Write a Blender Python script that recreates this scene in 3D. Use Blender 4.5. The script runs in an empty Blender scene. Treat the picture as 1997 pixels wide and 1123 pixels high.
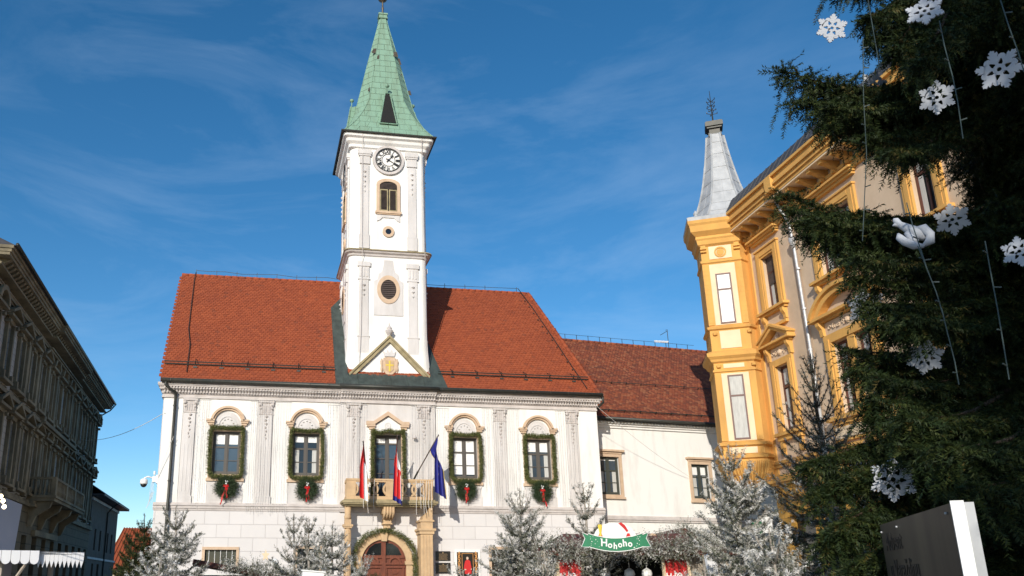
import bpy, math, random
import numpy as np
from mathutils import Vector, Matrix
random.seed(7)
RNG = np.random.default_rng(11)
scene = bpy.context.scene
COL = scene.collection
PI = math.pi
rad = math.radians

# ------------------------------------------------------------------ camera model (photo 1997 x 1123)
FPX, CX0, CY0 = 1604.0, 765.0, 672.0
YAW, PITCH, ROLL = 0.164195, 0.280713, -0.002308
CZ = 1.6
_f = np.array([math.sin(YAW)*math.cos(PITCH), math.cos(YAW)*math.cos(PITCH), math.sin(PITCH)])
_r0 = np.array([math.cos(YAW), -math.sin(YAW), 0.0]); _u0 = np.cross(_r0, _f)
_r = _r0*math.cos(ROLL)+_u0*math.sin(ROLL); _u = -_r0*math.sin(ROLL)+_u0*math.cos(ROLL)
def ray(px, py): return _r*(px-CX0)/FPX - _u*(py-CY0)/FPX + _f
def atY(px, py, Y):
    d = ray(px, py); q = d*(Y/d[1]); return Vector((q[0], q[1], q[2]+CZ))
def atD(px, py, D):
    d = ray(px, py); q = d*(D/math.hypot(d[0], d[1])); return Vector((q[0], q[1], q[2]+CZ))

# ------------------------------------------------------------------ materials
MATS = {}
def nd(nt, t, **kw):
    n = nt.nodes.new(t)
    for k, v in kw.items():
        if k in n.inputs: n.inputs[k].default_value = v
        else: setattr(n, k, v)
    return n
def mat(name, col, rough=.7, col2=None, scale=3.0, metal=0.0, bump=0.0, bscale=30.0, spec=.5, stretch=None, detail=6, lo=.35, hi=.7,
        emit=None, tint=None, island=None, brick=None, coat=0):
    if name in MATS: return MATS[name]
    m = bpy.data.materials.new(name); m.use_nodes = True; nt = m.node_tree; L = nt.links
    b = nt.nodes['Principled BSDF']
    b.inputs['Base Color'].default_value = (*col, 1); b.inputs['Roughness'].default_value = rough
    b.inputs['Metallic'].default_value = metal; b.inputs['Specular IOR Level'].default_value = spec
    if coat: b.inputs['Coat Weight'].default_value = coat; b.inputs['Coat Roughness'].default_value = .03
    if emit:
        b.inputs['Emission Color'].default_value = (*emit[0], 1); b.inputs['Emission Strength'].default_value = emit[1]
    tc = nt.nodes.new('ShaderNodeTexCoord'); mp = nt.nodes.new('ShaderNodeMapping')
    L.new(tc.outputs['Object'], mp.inputs['Vector'])
    if stretch: mp.inputs['Scale'].default_value = stretch
    out = None
    if col2 is not None and tint is None:
        nz = nd(nt, 'ShaderNodeTexNoise', Scale=scale, Detail=detail, Roughness=.6)
        L.new(mp.outputs['Vector'], nz.inputs['Vector'])
        mr = nd(nt, 'ShaderNodeMapRange'); mr.inputs['From Min'].default_value = lo; mr.inputs['From Max'].default_value = hi
        L.new(nz.outputs['Fac'], mr.inputs['Value'])
        mx = nt.nodes.new('ShaderNodeMix'); mx.data_type = 'RGBA'
        mx.inputs[6].default_value = (*col, 1); mx.inputs[7].default_value = (*col2, 1)
        L.new(mr.outputs['Result'], mx.inputs[0]); out = mx.outputs[2]
    if island is not None or tint is not None:
        if tint is not None:
            at = nt.nodes.new('ShaderNodeAttribute'); at.attribute_name = 'tint'; src = at.outputs['Fac']; stops = tint
        else:
            g = nt.nodes.new('ShaderNodeNewGeometry'); src = g.outputs['Random Per Island']; stops = island
        cr = nt.nodes.new('ShaderNodeValToRGB'); el = cr.color_ramp.elements
        while len(el) < len(stops): el.new(.5)
        for e, (p, c) in zip(el, stops): e.position = p; e.color = (*c, 1)
        L.new(src, cr.inputs['Fac'])
        if out is not None:
            m2 = nt.nodes.new('ShaderNodeMix'); m2.data_type = 'RGBA'; m2.blend_type = 'MIX'; m2.inputs[0].default_value = .5
            L.new(out, m2.inputs[6]); L.new(cr.outputs['Color'], m2.inputs[7]); out = m2.outputs[2]
        else: out = cr.outputs['Color']
    if brick:   # (width, height, mortar, mortar colour) drawn in local x,z
        sx = nt.nodes.new('ShaderNodeSeparateXYZ'); cx = nt.nodes.new('ShaderNodeCombineXYZ')
        L.new(tc.outputs['Object'], sx.inputs[0]); L.new(sx.outputs['X'], cx.inputs['X']); L.new(sx.outputs['Z'], cx.inputs['Y'])
        bk = nt.nodes.new('ShaderNodeTexBrick'); bk.inputs['Scale'].default_value = 1
        bk.inputs['Brick Width'].default_value = brick[0]; bk.inputs['Row Height'].default_value = brick[1]
        bk.inputs['Mortar Size'].default_value = brick[2]; bk.inputs['Mortar Smooth'].default_value = .3
        bk.inputs['Color1'].default_value = (*col, 1); bk.inputs['Color2'].default_value = (*[c*.94 for c in col], 1)
        bk.inputs['Mortar'].default_value = (*brick[3], 1)
        L.new(cx.outputs[0], bk.inputs['Vector'])
        if out is not None:
            m3 = nt.nodes.new('ShaderNodeMix'); m3.data_type = 'RGBA'; m3.blend_type = 'MIX'
            m3.inputs[0].default_value = .6
            L.new(out, m3.inputs[6]); L.new(bk.outputs['Color'], m3.inputs[7]); out = m3.outputs[2]
        else: out = bk.outputs['Color']
        bp0 = nt.nodes.new('ShaderNodeBump'); bp0.inputs['Strength'].default_value = .6; bp0.inputs['Distance'].default_value = .02; bp0.invert = True
        L.new(bk.outputs['Fac'], bp0.inputs['Height']); L.new(bp0.outputs['Normal'], b.inputs['Normal'])
    if out is not None: L.new(out, b.inputs['Base Color'])
    if bump:
        n2 = nd(nt, 'ShaderNodeTexNoise', Scale=bscale, Detail=4); L.new(mp.outputs['Vector'], n2.inputs['Vector'])
        bp = nt.nodes.new('ShaderNodeBump'); bp.inputs['Strength'].default_value = bump; bp.inputs['Distance'].default_value = .02
        L.new(n2.outputs['Fac'], bp.inputs['Height'])
        if brick: L.new(bp0.outputs['Normal'], bp.inputs['Normal'])
        L.new(bp.outputs['Normal'], b.inputs['Normal'])
    MATS[name] = m; return m

M = {}
M['white'] = mat('white_plaster', (.80, .785, .75), .85, (.60, .575, .54), 1.0, bump=.25, bscale=25, lo=.50, hi=.82, stretch=(1.6, 1.6, .35))
M['grey'] = mat('grey_plaster', (.67, .64, .62), .85, (.53, .50, .475), 1.2, bump=.3, bscale=25, stretch=(1.5, 1.5, .4))
M['base'] = mat('rusticated_plaster', (.68, .655, .64), .85, (.57, .545, .53), .7, bump=.25, bscale=25, brick=(1.07, .58, .012, (.42, .39, .38)))
M['trim'] = mat('cornice_plaster', (.60, .55, .52), .85, (.45, .41, .385), 2.2, bump=.4, bscale=18)
M['sand'] = mat('sandstone', (.60, .42, .24), .85, (.46, .32, .19), 2.5, bump=.5, bscale=30)
M['sandd'] = mat('weathered_sandstone', (.40, .33, .19), .9, (.23, .19, .11), 3, bump=.6, bscale=20)
M['sandp'] = mat('pale_sandstone', (.62, .46, .32), .85, (.52, .37, .25), 3, bump=.3)
M['tile'] = mat('orange_clay_tile', (.34, .074, .022), .85, (.27, .058, .02), .5, bump=.3, bscale=60,
                island=[(0, (.11, .035, .02)), (.05, (.21, .044, .017)), (.5, (.27, .058, .020)), (1, (.33, .077, .026))])
M['tileold'] = mat('old_clay_tile', (.23, .065, .03), .9, (.13, .045, .025), .5, bump=.3, bscale=60,
                   island=[(0, (.11, .035, .022)), (.4, (.25, .055, .025)), (.75, (.36, .09, .03)), (1, (.42, .17, .08))])
M['copper'] = mat('green_copper', (.22, .36, .265), .75, (.13, .15, .09), 1.1, bump=.25, bscale=12, stretch=(2.6, 2.6, .30), spec=.3, lo=.44, hi=.74, detail=9, brick=(.62, .42, .014, (.09, .13, .09)))
M['copperd'] = mat('dark_copper', (.035, .045, .04), .6, (.065, .085, .075), 1.8, bump=.3, bscale=10, stretch=(2, 2, .6))
M['gutter'] = mat('dark_gutter_metal', (.035, .04, .035), .5, (.06, .055, .045), 4, metal=.3)
M['black'] = mat('black_paint', (.012, .012, .012), .5)
M['dark'] = mat('black_void_paint', (.01, .01, .01), .9)  # flat black that paints the darkness inside openings and hollow bodies
M['glass'] = mat('window_glass', (.035, .055, .075), .04, (.07, .10, .13), .5, spec=.9)
M['glassd'] = mat('dark_window_glass', (.012, .014, .016), .06, spec=.8)
M['wframe'] = mat('grey_brown_frame', (.085, .075, .065), .6)
M['wframeg'] = mat('green_grey_frame', (.05, .055, .045), .6)
M['blind'] = mat('white_blind', (.82, .82, .80), .5)
M['curtain'] = mat('pale_curtain', (.55, .55, .52), .8, (.40, .40, .38), 6, stretch=(5, 1, .4))
M['wood'] = mat('red_brown_door_wood', (.20, .052, .022), .5, (.11, .03, .015), 5, stretch=(3, 3, .5), coat=.2)
M['louvre'] = mat('weathered_louvre', (.085, .06, .05), .8, (.05, .04, .035), 6)
M['garland'] = mat('fir_garland', (.05, .08, .02), .7, tint=[(0, (.04, .055, .014)), (.6, (.11, .125, .03)), (1, (.19, .19, .06))])
M['wreath'] = mat('fir_wreath', (.03, .06, .02), .7, tint=[(0, (.012, .03, .012)), (1, (.055, .085, .03))])
M['red'] = mat('red_fabric', (.62, .012, .012), .6, (.45, .01, .01), 8)
M['flagwhite'] = mat('white_fabric', (.8, .8, .8), .7)
M['blue'] = mat('blue_fabric', (.012, .018, .22), .6, (.01, .012, .14), 6)
M['gold'] = mat('yellow_fabric', (.75, .55, .06), .6)
M['yellow'] = mat('yellow_ochre_stucco', (.69, .38, .10), .9, (.50, .27, .08), .9, bump=.35, bscale=25, stretch=(1.4, 1.4, .5), lo=.42, hi=.78)
M['beige'] = mat('beige_plaster', (.66, .50, .35), .85, (.54, .40, .27), .8, bump=.35, bscale=30)
M['cream'] = mat('cream_panel', (.78, .62, .42), .8, (.72, .56, .37), 2)
M['brownf'] = mat('brown_window_frame', (.10, .035, .025), .5)
M['zinc'] = mat('zinc_sheet', (.46, .47, .48), .6, (.32, .33, .34), 2.2, metal=.0, bump=.15, bscale=8)
M['slate'] = mat('dark_slate', (.04, .04, .045), .6, (.06, .06, .065), 3)
M['steel'] = mat('galvanised_steel', (.48, .48, .48), .45, metal=.3)
M['lb'] = mat('mottled_dark_stucco', (.25, .21, .135), .9, (.10, .085, .055), 1.0, bump=.5, bscale=10)  # dark warm stucco with random darker patches
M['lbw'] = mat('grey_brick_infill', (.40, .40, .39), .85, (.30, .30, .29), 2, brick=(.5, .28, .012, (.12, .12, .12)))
M['lbg'] = mat('shaded_glass', (.02, .022, .024), .1, spec=.6)
M['fabric'] = mat('white_canvas', (.78, .78, .78), .8, (.70, .70, .72), 1.5)
M['tarp'] = mat('grey_lilac_canvas', (.46, .45, .48), .85, (.40, .39, .43), 1.2, bump=.3, bscale=4)
M['plast'] = mat('white_plastic', (.82, .82, .80), .4)
M['spruce'] = mat('spruce_needles', (.03, .045, .015), .6, spec=.2, tint=[(0, (.006, .014, .005)), (.45, (.018, .032, .009)), (.85, (.05, .062, .014)), (1, (.13, .08, .025))])
M['bark'] = mat('brown_bark', (.09, .055, .035), .9, (.045, .03, .02), 8, bump=.6)
M['flock'] = mat('flocked_needles', (.5, .5, .48), .85, tint=[(0, (.035, .042, .022)), (.35, (.085, .095, .055)), (.55, (.30, .30, .26)), (1, (.74, .72, .69))])
M['flockbark'] = mat('flocked_twig', (.42, .39, .35), .9, (.22, .18, .14), 12)
M['asphalt'] = mat('stone_paving', (.22, .21, .20), .9, (.16, .155, .15), 2, bump=.4)
M['boards'] = mat('beige_boards', (.42, .36, .29), .8, (.32, .27, .21), 3, stretch=(.6, 4, 4))
M['roofbrown'] = mat('red_brown_roofing', (.16, .05, .035), .7, (.11, .035, .025), 3)
M['green'] = mat('green_sign', (.02, .22, .10), .45, (.015, .17, .08), 2)
M['postred'] = mat('red_poster', (.55, .02, .02), .5)
M['panel'] = mat('dark_bronze_panel', (.035, .030, .025), .45, (.10, .08, .055), 1.2, stretch=(2.2, 2.2, .25), spec=.15)
M['plaque'] = mat('black_plaque', (.02, .016, .012), .25)
M['plaquetxt'] = mat('plaque_lettering', (.30, .20, .10), .5)
M['scroll'] = mat('orange_gold_print', (.60, .28, .08), .5)
M['skin'] = mat('printed_skin', (.62, .45, .33), .6)
M['bulb'] = mat('warm_bulb', (1, .85, .6), .3, emit=((1, .8, .5), 6))
M['cable'] = mat('green_black_cable', (.05, .07, .065), .5)
M['led'] = mat('clear_led', (.62, .64, .62), .3)
M['ice'] = mat('transparent_wire', (.66, .63, .59), .5)
M['flake'] = mat('shade_grey_foam_board', (.42, .44, .48), .7)  # white board coloured blue-grey, its shade is put into the colour

# ------------------------------------------------------------------ mesh builder
class MB:
    def __init__(s): s.v = []; s.f = []; s.m = []; s.mats = []; s.cur = 0; s.sm = []; s.smooth = False
    def use(s, m):
        if m not in s.mats: s.mats.append(m)
        s.cur = s.mats.index(m); return s
    def add(s, vs, fs):
        o = len(s.v); s.v += [tuple(p) for p in vs]
        for f in fs: s.f.append([i+o for i in f]); s.m.append(s.cur); s.sm.append(s.smooth)
        return s
    def box(s, x0, x1, y0, y1, z0, z1):
        if x0 > x1: x0, x1 = x1, x0
        if y0 > y1: y0, y1 = y1, y0
        if z0 > z1: z0, z1 = z1, z0
        return s.add([(x0,y0,z0),(x1,y0,z0),(x1,y1,z0),(x0,y1,z0),(x0,y0,z1),(x1,y0,z1),(x1,y1,z1),(x0,y1,z1)],
              [(0,3,2,1),(4,5,6,7),(0,1,5,4),(1,2,6,5),(2,3,7,6),(3,0,4,7)])
    def prism(s, poly, y0, y1, axis='y'):
        """poly in (x,z) extruded along y (axis y), or (y,z) along x, or (x,y) along z"""
        n = len(poly)
        if axis == 'y': a = [(p[0], y0, p[1]) for p in poly]; b = [(p[0], y1, p[1]) for p in poly]
        elif axis == 'x': a = [(y0, p[0], p[1]) for p in poly]; b = [(y1, p[0], p[1]) for p in poly]
        else: a = [(p[0], p[1], y0) for p in poly]; b = [(p[0], p[1], y1) for p in poly]
        return s.add(a+b, [tuple(range(n)), tuple(range(2*n-1, n-1, -1))]+[(i, (i+1) % n+0, (i+1) % n+n, i+n) for i in range(n)])
    def tube(s, pts, r, n=6, caps=True):
        pts = [Vector(p) for p in pts]; rs = r if isinstance(r, (list, tuple)) else [r]*len(pts)
        vs = []; fs = []; prev = None
        for i, p in enumerate(pts):
            d = (pts[min(i+1, len(pts)-1)]-pts[max(i-1, 0)])
            if d.length < 1e-9: d = Vector((0, 0, 1))
            d.normalize()
            if prev is None: a = d.orthogonal().normalized()
            else:
                a = prev-d*prev.dot(d)
                a = a.normalized() if a.length > 1e-6 else d.orthogonal().normalized()
            prev = a; b = d.cross(a)
            for k in range(n):
                t = 2*PI*k/n; vs.append(p+(a*math.cos(t)+b*math.sin(t))*rs[i])
        for i in range(len(pts)-1):
            for k in range(n):
                fs.append((i*n+k, i*n+(k+1) % n, (i+1)*n+(k+1) % n, (i+1)*n+k))
        if caps: fs.append(tuple(range(n-1, -1, -1))); fs.append(tuple((len(pts)-1)*n+k for k in range(n)))
        return s.add(vs, fs)
    def lathe(s, prof, c=(0,0,0), n=16):
        vs = []; fs = []
        for (r, z) in prof:
            for k in range(n): t = 2*PI*k/n; vs.append((c[0]+r*math.cos(t), c[1]+r*math.sin(t), c[2]+z))
        for i in range(len(prof)-1):
            for k in range(n): fs.append((i*n+k, i*n+(k+1) % n, (i+1)*n+(k+1) % n, (i+1)*n+k))
        fs.append(tuple(range(n-1, -1, -1))); fs.append(tuple((len(prof)-1)*n+k for k in range(n)))
        return s.add(vs, fs)
    def band(s, cx, cz, r0, r1, y0, y1, a0=0, a1=PI, n=16, sx=1, sz=1):
        """flat ring sector in the xz plane extruded along y"""
        full = abs((a1-a0)-2*PI) < 1e-6
        k = n if full else n+1; vs = []
        for i in range(k):
            t = a0+(a1-a0)*i/n; c, q = math.cos(t), math.sin(t)
            vs += [(cx+r0*sx*c, y0, cz+r0*sz*q), (cx+r1*sx*c, y0, cz+r1*sz*q), (cx+r1*sx*c, y1, cz+r1*sz*q), (cx+r0*sx*c, y1, cz+r0*sz*q)]
        fs = []
        for i in range(n):
            a = i*4; b = ((i+1) % k)*4
            for j in range(4): fs.append((a+j, a+(j+1) % 4, b+(j+1) % 4, b+j))
        if not full: fs += [(3,2,1,0), (4*n, 4*n+1, 4*n+2, 4*n+3)]
        return s.add(vs, fs)
    def disc(s, cx, cz, r, y0, y1, n=24, sx=1, sz=1):
        return s.prism([(cx+r*sx*math.cos(2*PI*i/n), cz+r*sz*math.sin(2*PI*i/n)) for i in range(n)], y0, y1)
    def grid_wall(s, x0, x1, z0, z1, y, depth, openings):
        """front sheet at y with real openings (x0,x1,z0,z1) and reveals of the given depth"""
        xs = sorted({x0, x1, *[min(max(v, x0), x1) for o in openings for v in o[:2]]}); zs = sorted({z0, z1, *[min(max(v, z0), z1) for o in openings for v in o[2:4]]})
        for i in range(len(xs)-1):
            for j in range(len(zs)-1):
                cx, cz = (xs[i]+xs[i+1])/2, (zs[j]+zs[j+1])/2
                if any(o[0] < cx < o[1] and o[2] < cz < o[3] for o in openings): continue
                s.add([(xs[i],y,zs[j]),(xs[i+1],y,zs[j]),(xs[i+1],y,zs[j+1]),(xs[i],y,zs[j+1])], [(0,1,2,3)])
        for o in openings:
            a, b, c, d = o[:4]
            s.add([(a,y,c),(a,y,d),(a,y+depth,d),(a,y+depth,c)], [(0,1,2,3)])
            s.add([(b,y,c),(b,y,d),(b,y+depth,d),(b,y+depth,c)], [(3,2,1,0)])
            s.add([(a,y,c),(b,y,c),(b,y+depth,c),(a,y+depth,c)], [(3,2,1,0)])
            s.add([(a,y,d),(b,y,d),(b,y+depth,d),(a,y+depth,d)], [(0,1,2,3)])
        return s
    def xform(s, Mx, start=0):
        for i in range(start, len(s.v)): s.v[i] = tuple(Mx @ Vector(s.v[i]))
        return s
    def build(s, name, material=None, parent=None, loc=None, rotz=0, label=None):
        me = bpy.data.meshes.new(name); me.from_pydata(s.v, [], s.f)
        ms = s.mats if s.mats else [material]
        for m in ms: me.materials.append(m)
        if s.mats and len(s.mats) > 1: me.polygons.foreach_set('material_index', s.m)
        if any(s.sm): me.polygons.foreach_set('use_smooth', s.sm)
        me.update()
        o = bpy.data.objects.new(name, me); COL.objects.link(o)
        if parent is not None: o.parent = parent
        if loc is not None: o.location = loc
        if rotz: o.rotation_euler = (0, 0, rotz)
        if label: o['label'] = label
        return o

def many(name, mb, material, parent, places):
    """one mesh, many parts that share it"""
    o = mb.build(name, material, parent, places[0]); out = [o]
    for p in places[1:]: c = o.copy(); COL.objects.link(c); c.location = p; out.append(c)
    return out
def B(*a):
    m = MB(); m.box(*a); return m
def thing(name, label, cat, loc=(0,0,0), rotz=0, group=None):
    o = bpy.data.objects.new(name, None); COL.objects.link(o); o.empty_display_size = .3
    o.location = loc; o.rotation_euler = (0, 0, rotz); o['label'] = label; o['category'] = cat
    if group: o['group'] = group
    return o
def tag(o, label, cat, group=None):
    o['label'] = label; o['category'] = cat
    if group: o['group'] = group
    return o
def children(o): return [c for c in COL.objects if c.parent == o]
def copy_tree(o, parent=None):
    kids = children(o); c = o.copy(); COL.objects.link(c)
    if parent is not None: c.parent = parent
    for k in kids: copy_tree(k, c)
    return c

def tri_mesh(name, V, tint, material, parent=None, loc=None):
    """V (n,3,3) triangles, tint (n,)"""
    n = len(V); me = bpy.data.meshes.new(name)
    me.vertices.add(n*3); me.vertices.foreach_set('co', V.reshape(-1).astype(np.float32))
    me.loops.add(n*3); me.loops.foreach_set('vertex_index', np.arange(n*3, dtype=np.int32))
    me.polygons.add(n); me.polygons.foreach_set('loop_start', np.arange(0, n*3, 3, dtype=np.int32))
    at = me.attributes.new('tint', 'FLOAT', 'POINT'); at.data.foreach_set('value', np.repeat(tint, 3).astype(np.float32))
    me.materials.append(material); me.update(calc_edges=True); me.validate()
    o = bpy.data.objects.new(name, me); COL.objects.link(o)
    if parent is not None: o.parent = parent
    if loc is not None: o.location = loc
    return o
def brush_template(n, rng, wide=.16, rise=.55):
    """n needles along the x axis of a unit twig; radial size 1 = needle length"""
    T = np.zeros((n, 3, 3))
    for i in range(n):
        x = (i+.5)/n; a = rng.uniform(0, 2*PI); c, q = math.cos(a), math.sin(a)
        l = 1.0 if x < .85 else .8
        T[i, 0] = (x-.02, 0, 0); T[i, 1] = (x+.03, -q*wide, c*wide); T[i, 2] = (x+rise*.12, c*l, q*l)
    return T
def brushes(O, Dv, Ln, rad_, T, rng, w=1.0):
    """place the needle template on each twig -> triangles"""
    O = np.asarray(O, float); Dv = np.asarray(Dv, float); Ln = np.asarray(Ln, float)
    Dv = Dv/np.maximum(np.linalg.norm(Dv, axis=1, keepdims=True), 1e-9)
    R = rng.normal(size=Dv.shape); U = R-(R*Dv).sum(1, keepdims=True)*Dv; U /= np.linalg.norm(U, axis=1, keepdims=True); W = np.cross(Dv, U)
    rr = np.broadcast_to(rad_, Ln.shape)
    V = (O[:, None, None, :]+T[None, :, :, 0:1]*(Ln[:, None, None, None]*Dv[:, None, None, :])
         +T[None, :, :, 1:2]*(rr[:, None, None, None]*U[:, None, None, :])+T[None, :, :, 2:3]*(rr[:, None, None, None]*W[:, None, None, :]))
    return V.reshape(-1, 3, 3)
def garland(path, r, dens, rng, nl=.09):
    """fir garland along a polyline -> (tris, tint)"""
    P = [np.array(p, float) for p in path]; O = []; D = []
    for a, b in zip(P[:-1], P[1:]):
        L = np.linalg.norm(b-a); n = max(2, int(L*dens)); d = (b-a)/L
        for i in range(n):
            o = a+d*L*(i+rng.random())/n+rng.normal(size=3)*r*.35
            v = rng.normal(size=3); v[1] -= .3; v -= v.dot(d)*d*.5; v /= np.linalg.norm(v)
            O.append(o); D.append(v)
    T = brush_template(9, rng, .22)
    V = brushes(O, D, np.full(len(O), r), nl*.55, T, rng)
    return V, np.repeat(np.clip(rng.normal(.5, .22, len(O)), 0, 1), 9)
def text_mesh(txt, size, extr=.004, offset=0.0, align='CENTER', shear=0):
    c = bpy.data.curves.new('t', 'FONT'); c.body = txt; c.size = size; c.extrude = extr; c.offset = offset; c.align_x = align; c.align_y = 'CENTER'; c.shear = shear
    c.resolution_u = 3
    o = bpy.data.objects.new('t', c); COL.objects.link(o)
    dg = bpy.context.evaluated_depsgraph_get(); me = bpy.data.meshes.new_from_object(o.evaluated_get(dg))
    vs = [tuple(v.co) for v in me.vertices]; fs = [tuple(p.vertices) for p in me.polygons]
    bpy.data.objects.remove(o); bpy.data.curves.remove(c); bpy.data.meshes.remove(me)
    return vs, fs
def add_text(mb, txt, size, Mx, **kw):
    vs, fs = text_mesh(txt, size, **kw); mb.add([Mx @ Vector(v) for v in vs], fs)
# text lies in xy; UPRIGHT stands it in xz facing -y
UPRIGHT = Matrix(((1,0,0,0),(0,0,-1,0),(0,1,0,0),(0,0,0,1)))
def TR(x, y, z): return Matrix.Translation((x, y, z))

def clay_tiles(mb, P0, U, S, N, L, left, right, ex=.17, w=.19, rng=RNG):
    """overlapping scalloped tiles on a roof plane; left(s), right(s) bound each course"""
    P0, U, S, N = Vector(P0), Vector(U), Vector(S), Vector(N)
    rows = int(L/ex)
    for k in range(rows):
        s0 = k*ex; a, b = left(s0), right(s0); off = (k % 2)*w/2
        j0 = math.floor((a-off)/w)+1; j1 = math.ceil((b-off)/w)
        for j in range(j0, j1):
            u = off+j*w
            if u-w*.45 < a or u+w*.45 > b:
                if u < a or u > b: continue
            h = ex*1.5; hw = w*.47; lift = .028+rng.uniform(-.006, .010); t = rng.uniform(-.006, .006)
            loc = [(-hw, h, .004), (-hw, ex*.22, lift), (-hw*.6, ex*.05, lift), (0, 0, lift+.002), (hw*.6, ex*.05, lift), (hw, ex*.22, lift), (hw, h, .004)]
            q = [P0+U*(u+x)+S*(s0+y+t)+N*z for x, y, z in loc]
            low = [P0+U*(u+x)+S*(s0+y+t+.002)-N*.004 for x, y, z in loc[1:6]]
            mb.add(q+low, [(0,1,2,3,4,5,6), (1,7,8,2), (2,8,9,3), (3,9,10,4), (4,10,11,5)])
# ================================================================== TOWN HALL (local frame: x along facade, y into the building, z up)
HY = 38.0
th = thing('town_hall', 'white baroque town hall with steep orange roof and tall clock tower', 'town hall', (0, HY, 0))
XL, XR = -4.30, 16.50
WX = [-1.36, 2.24, 6.05, 9.77, 13.45]
WW, WZ0, WZ1 = .62, 6.28, 8.22
ops_up = [(x-WW, x+WW, WZ0, WZ1) for x in WX if x != 6.05]+[(5.42, 6.68, 5.05, 8.25)]
# upper wall sheet + building body
b = MB().use(M['grey'])
b.grid_wall(XL, XR, 4.7, 9.9, 0.0, .32, ops_up)
b.add([(XL,0,4.7),(XL,0,10.35),(XL,11.5,10.35),(XL,11.5,4.7)], [(0,1,2,3)]); b.add([(XR,0,4.7),(XR,0,10.35),(XR,11.5,10.35),(XR,11.5,4.7)], [(3,2,1,0)])
b.add([(XL,11.5,4.7),(XL,11.5,10.35),(XR,11.5,10.35),(XR,11.5,4.7)], [(0,1,2,3)])
b.add([(XL,11.5,10.35),(XL,0,10.35),(XL,5.6,17.5)], [(0,1,2)])
b.build('wall', parent=th)
B(XL+.3, XR-.3, .5, 11, .2, 10.2).build('interior_core', M['dark'], th)
b = MB()
gops = [(-2.05, -.70, 2.35, 2.97), (1.98, 2.94, 1.4, 3.03), (10.9, 12.3, 1.2, 3.03), (13.3, 14.3, 1.2, 3.03), (4.86, 6.86, .0, 2.45)]
b.grid_wall(XL-.06, XR+.06, 0, 4.66, -.08, .3, gops)
b.add([(XL-.06,-.08,0),(XL-.06,-.08,4.66),(XL-.06,11.5,4.66),(XL-.06,11.5,0)], [(0,1,2,3)]); b.add([(XR+.06,-.08,0),(XR+.06,-.08,4.66),(XR+.06,11.5,4.66),(XR+.06,11.5,0)], [(3,2,1,0)])
b.build('rusticated_base', M['base'], th)
# string course
b = MB()
for z0, z1, d in ((4.66, 4.74, .11), (4.74, 4.86, .15), (4.86, 4.93, .20), (4.93, 4.99, .14)):
    for xa, xb, e in ((XL-.1, 3.8, 0), (3.8, 8.35, .1), (8.35, XR+.1, 0)):
        b.box(xa, xb, -d-e, .02, z0, z1)
b.build('string_course', M['trim'], th)
# white fields between the pilasters, with room for the windows and their aprons
def field(x0, x1, ops, y=-.025, z0=5.0, z1=9.72): b = MB(); b.grid_wall(x0, x1, z0, z1, y, .05, ops); b.build('white_field', M['white'], th)
field(-4.26, -3.40, []); 
for xa, xb, xc in ((-2.74, -.04, WX[0]), (.72, 3.74, WX[1]), (8.42, 11.24, WX[3]), (11.9, 14.92, WX[4])):
    field(xa, xb, [(xc-.66, xc+.66, WZ0-.02, WZ1+.02), (xc-.80, xc+.80, 4.99, 5.98)])
field(15.56, 16.56, [])
b = MB(); b.box(3.8, 8.35, -.1, .01, 4.99, 4.995)
b.grid_wall(3.8, 8.35, 4.99, 9.8, -.1, .12, [(5.42, 6.68, 5.05, 8.25)])
b.add([(3.8,-.1,4.99),(3.8,-.1,9.8),(3.8,0,9.8),(3.8,0,4.99)], [(0,1,2,3)]); b.add([(8.35,-.1,4.99),(8.35,-.1,9.8),(8.35,0,9.8),(8.35,0,4.99)], [(3,2,1,0)])
b.build('middle_bay', M['grey'], th)
b = MB(); b.grid_wall(5.0, 7.1, 5.0, 8.7, -.125, .03, [(5.40, 6.70, 5.04, 8.27)]); b.build('white_field', M['white'], th)
# pilasters with carved capital and hanging husk
def pilaster(xc, w, yb):
    p = B(xc-w/2, xc+w/2, yb-.07, yb+.01, 4.995, 9.22); p.box(xc-w/2-.05, xc+w/2+.05, yb-.10, yb+.01, 4.992, 5.30)
    for i, x in enumerate((xc-w*.32, xc, xc+w*.32)): p.box(x-.018, x+.018, yb-.082, yb-.06, 5.5, 7.6)
    o = p.build('pilaster', M['grey'], th)
    c = MB(); c.box(xc-w/2-.03, xc+w/2+.03, yb-.10, yb+.01, 9.05, 9.10)
    c.box(xc-w/2, xc+w/2, yb-.085, yb+.01, 9.10, 9.60); c.box(xc-w/2-.08, xc+w/2+.08, yb-.14, yb+.01, 9.60, 9.74)
    for x in (-1, 1):
        c.smooth = True; c.tube([(xc+x*(w/2-.01), yb-.13, 9.52), (xc+x*(w/2-.01), yb-.0, 9.52)], .085, 10); c.tube([(xc+x*(w/2-.03), yb-.12, 9.34), (xc+x*(w/2-.03), yb-.0, 9.34)], .055, 8); c.smooth = False
    for k in range(4): c.box(xc-.17+k*.105, xc-.13+k*.105, yb-.115, yb-.06, 9.14, 9.45)
    for k in range(7):
        z = 8.95-k*.17; r = .085-.008*k; c.lathe([(.01, -.07), (r*.7, -.03), (r, .02), (.01, .07)], (xc+.02*(-1)**k, yb-.075, z), 7)
    c.build('capital', M['trim'], o)
for xc, w, yb in ((-3.08, .50, 0), (.36, .58, 0), (4.43, .56, -.1), (7.78, .50, -.1), (11.57, .52, 0), (15.24, .50, 0)): pilaster(xc, w, yb)
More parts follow.
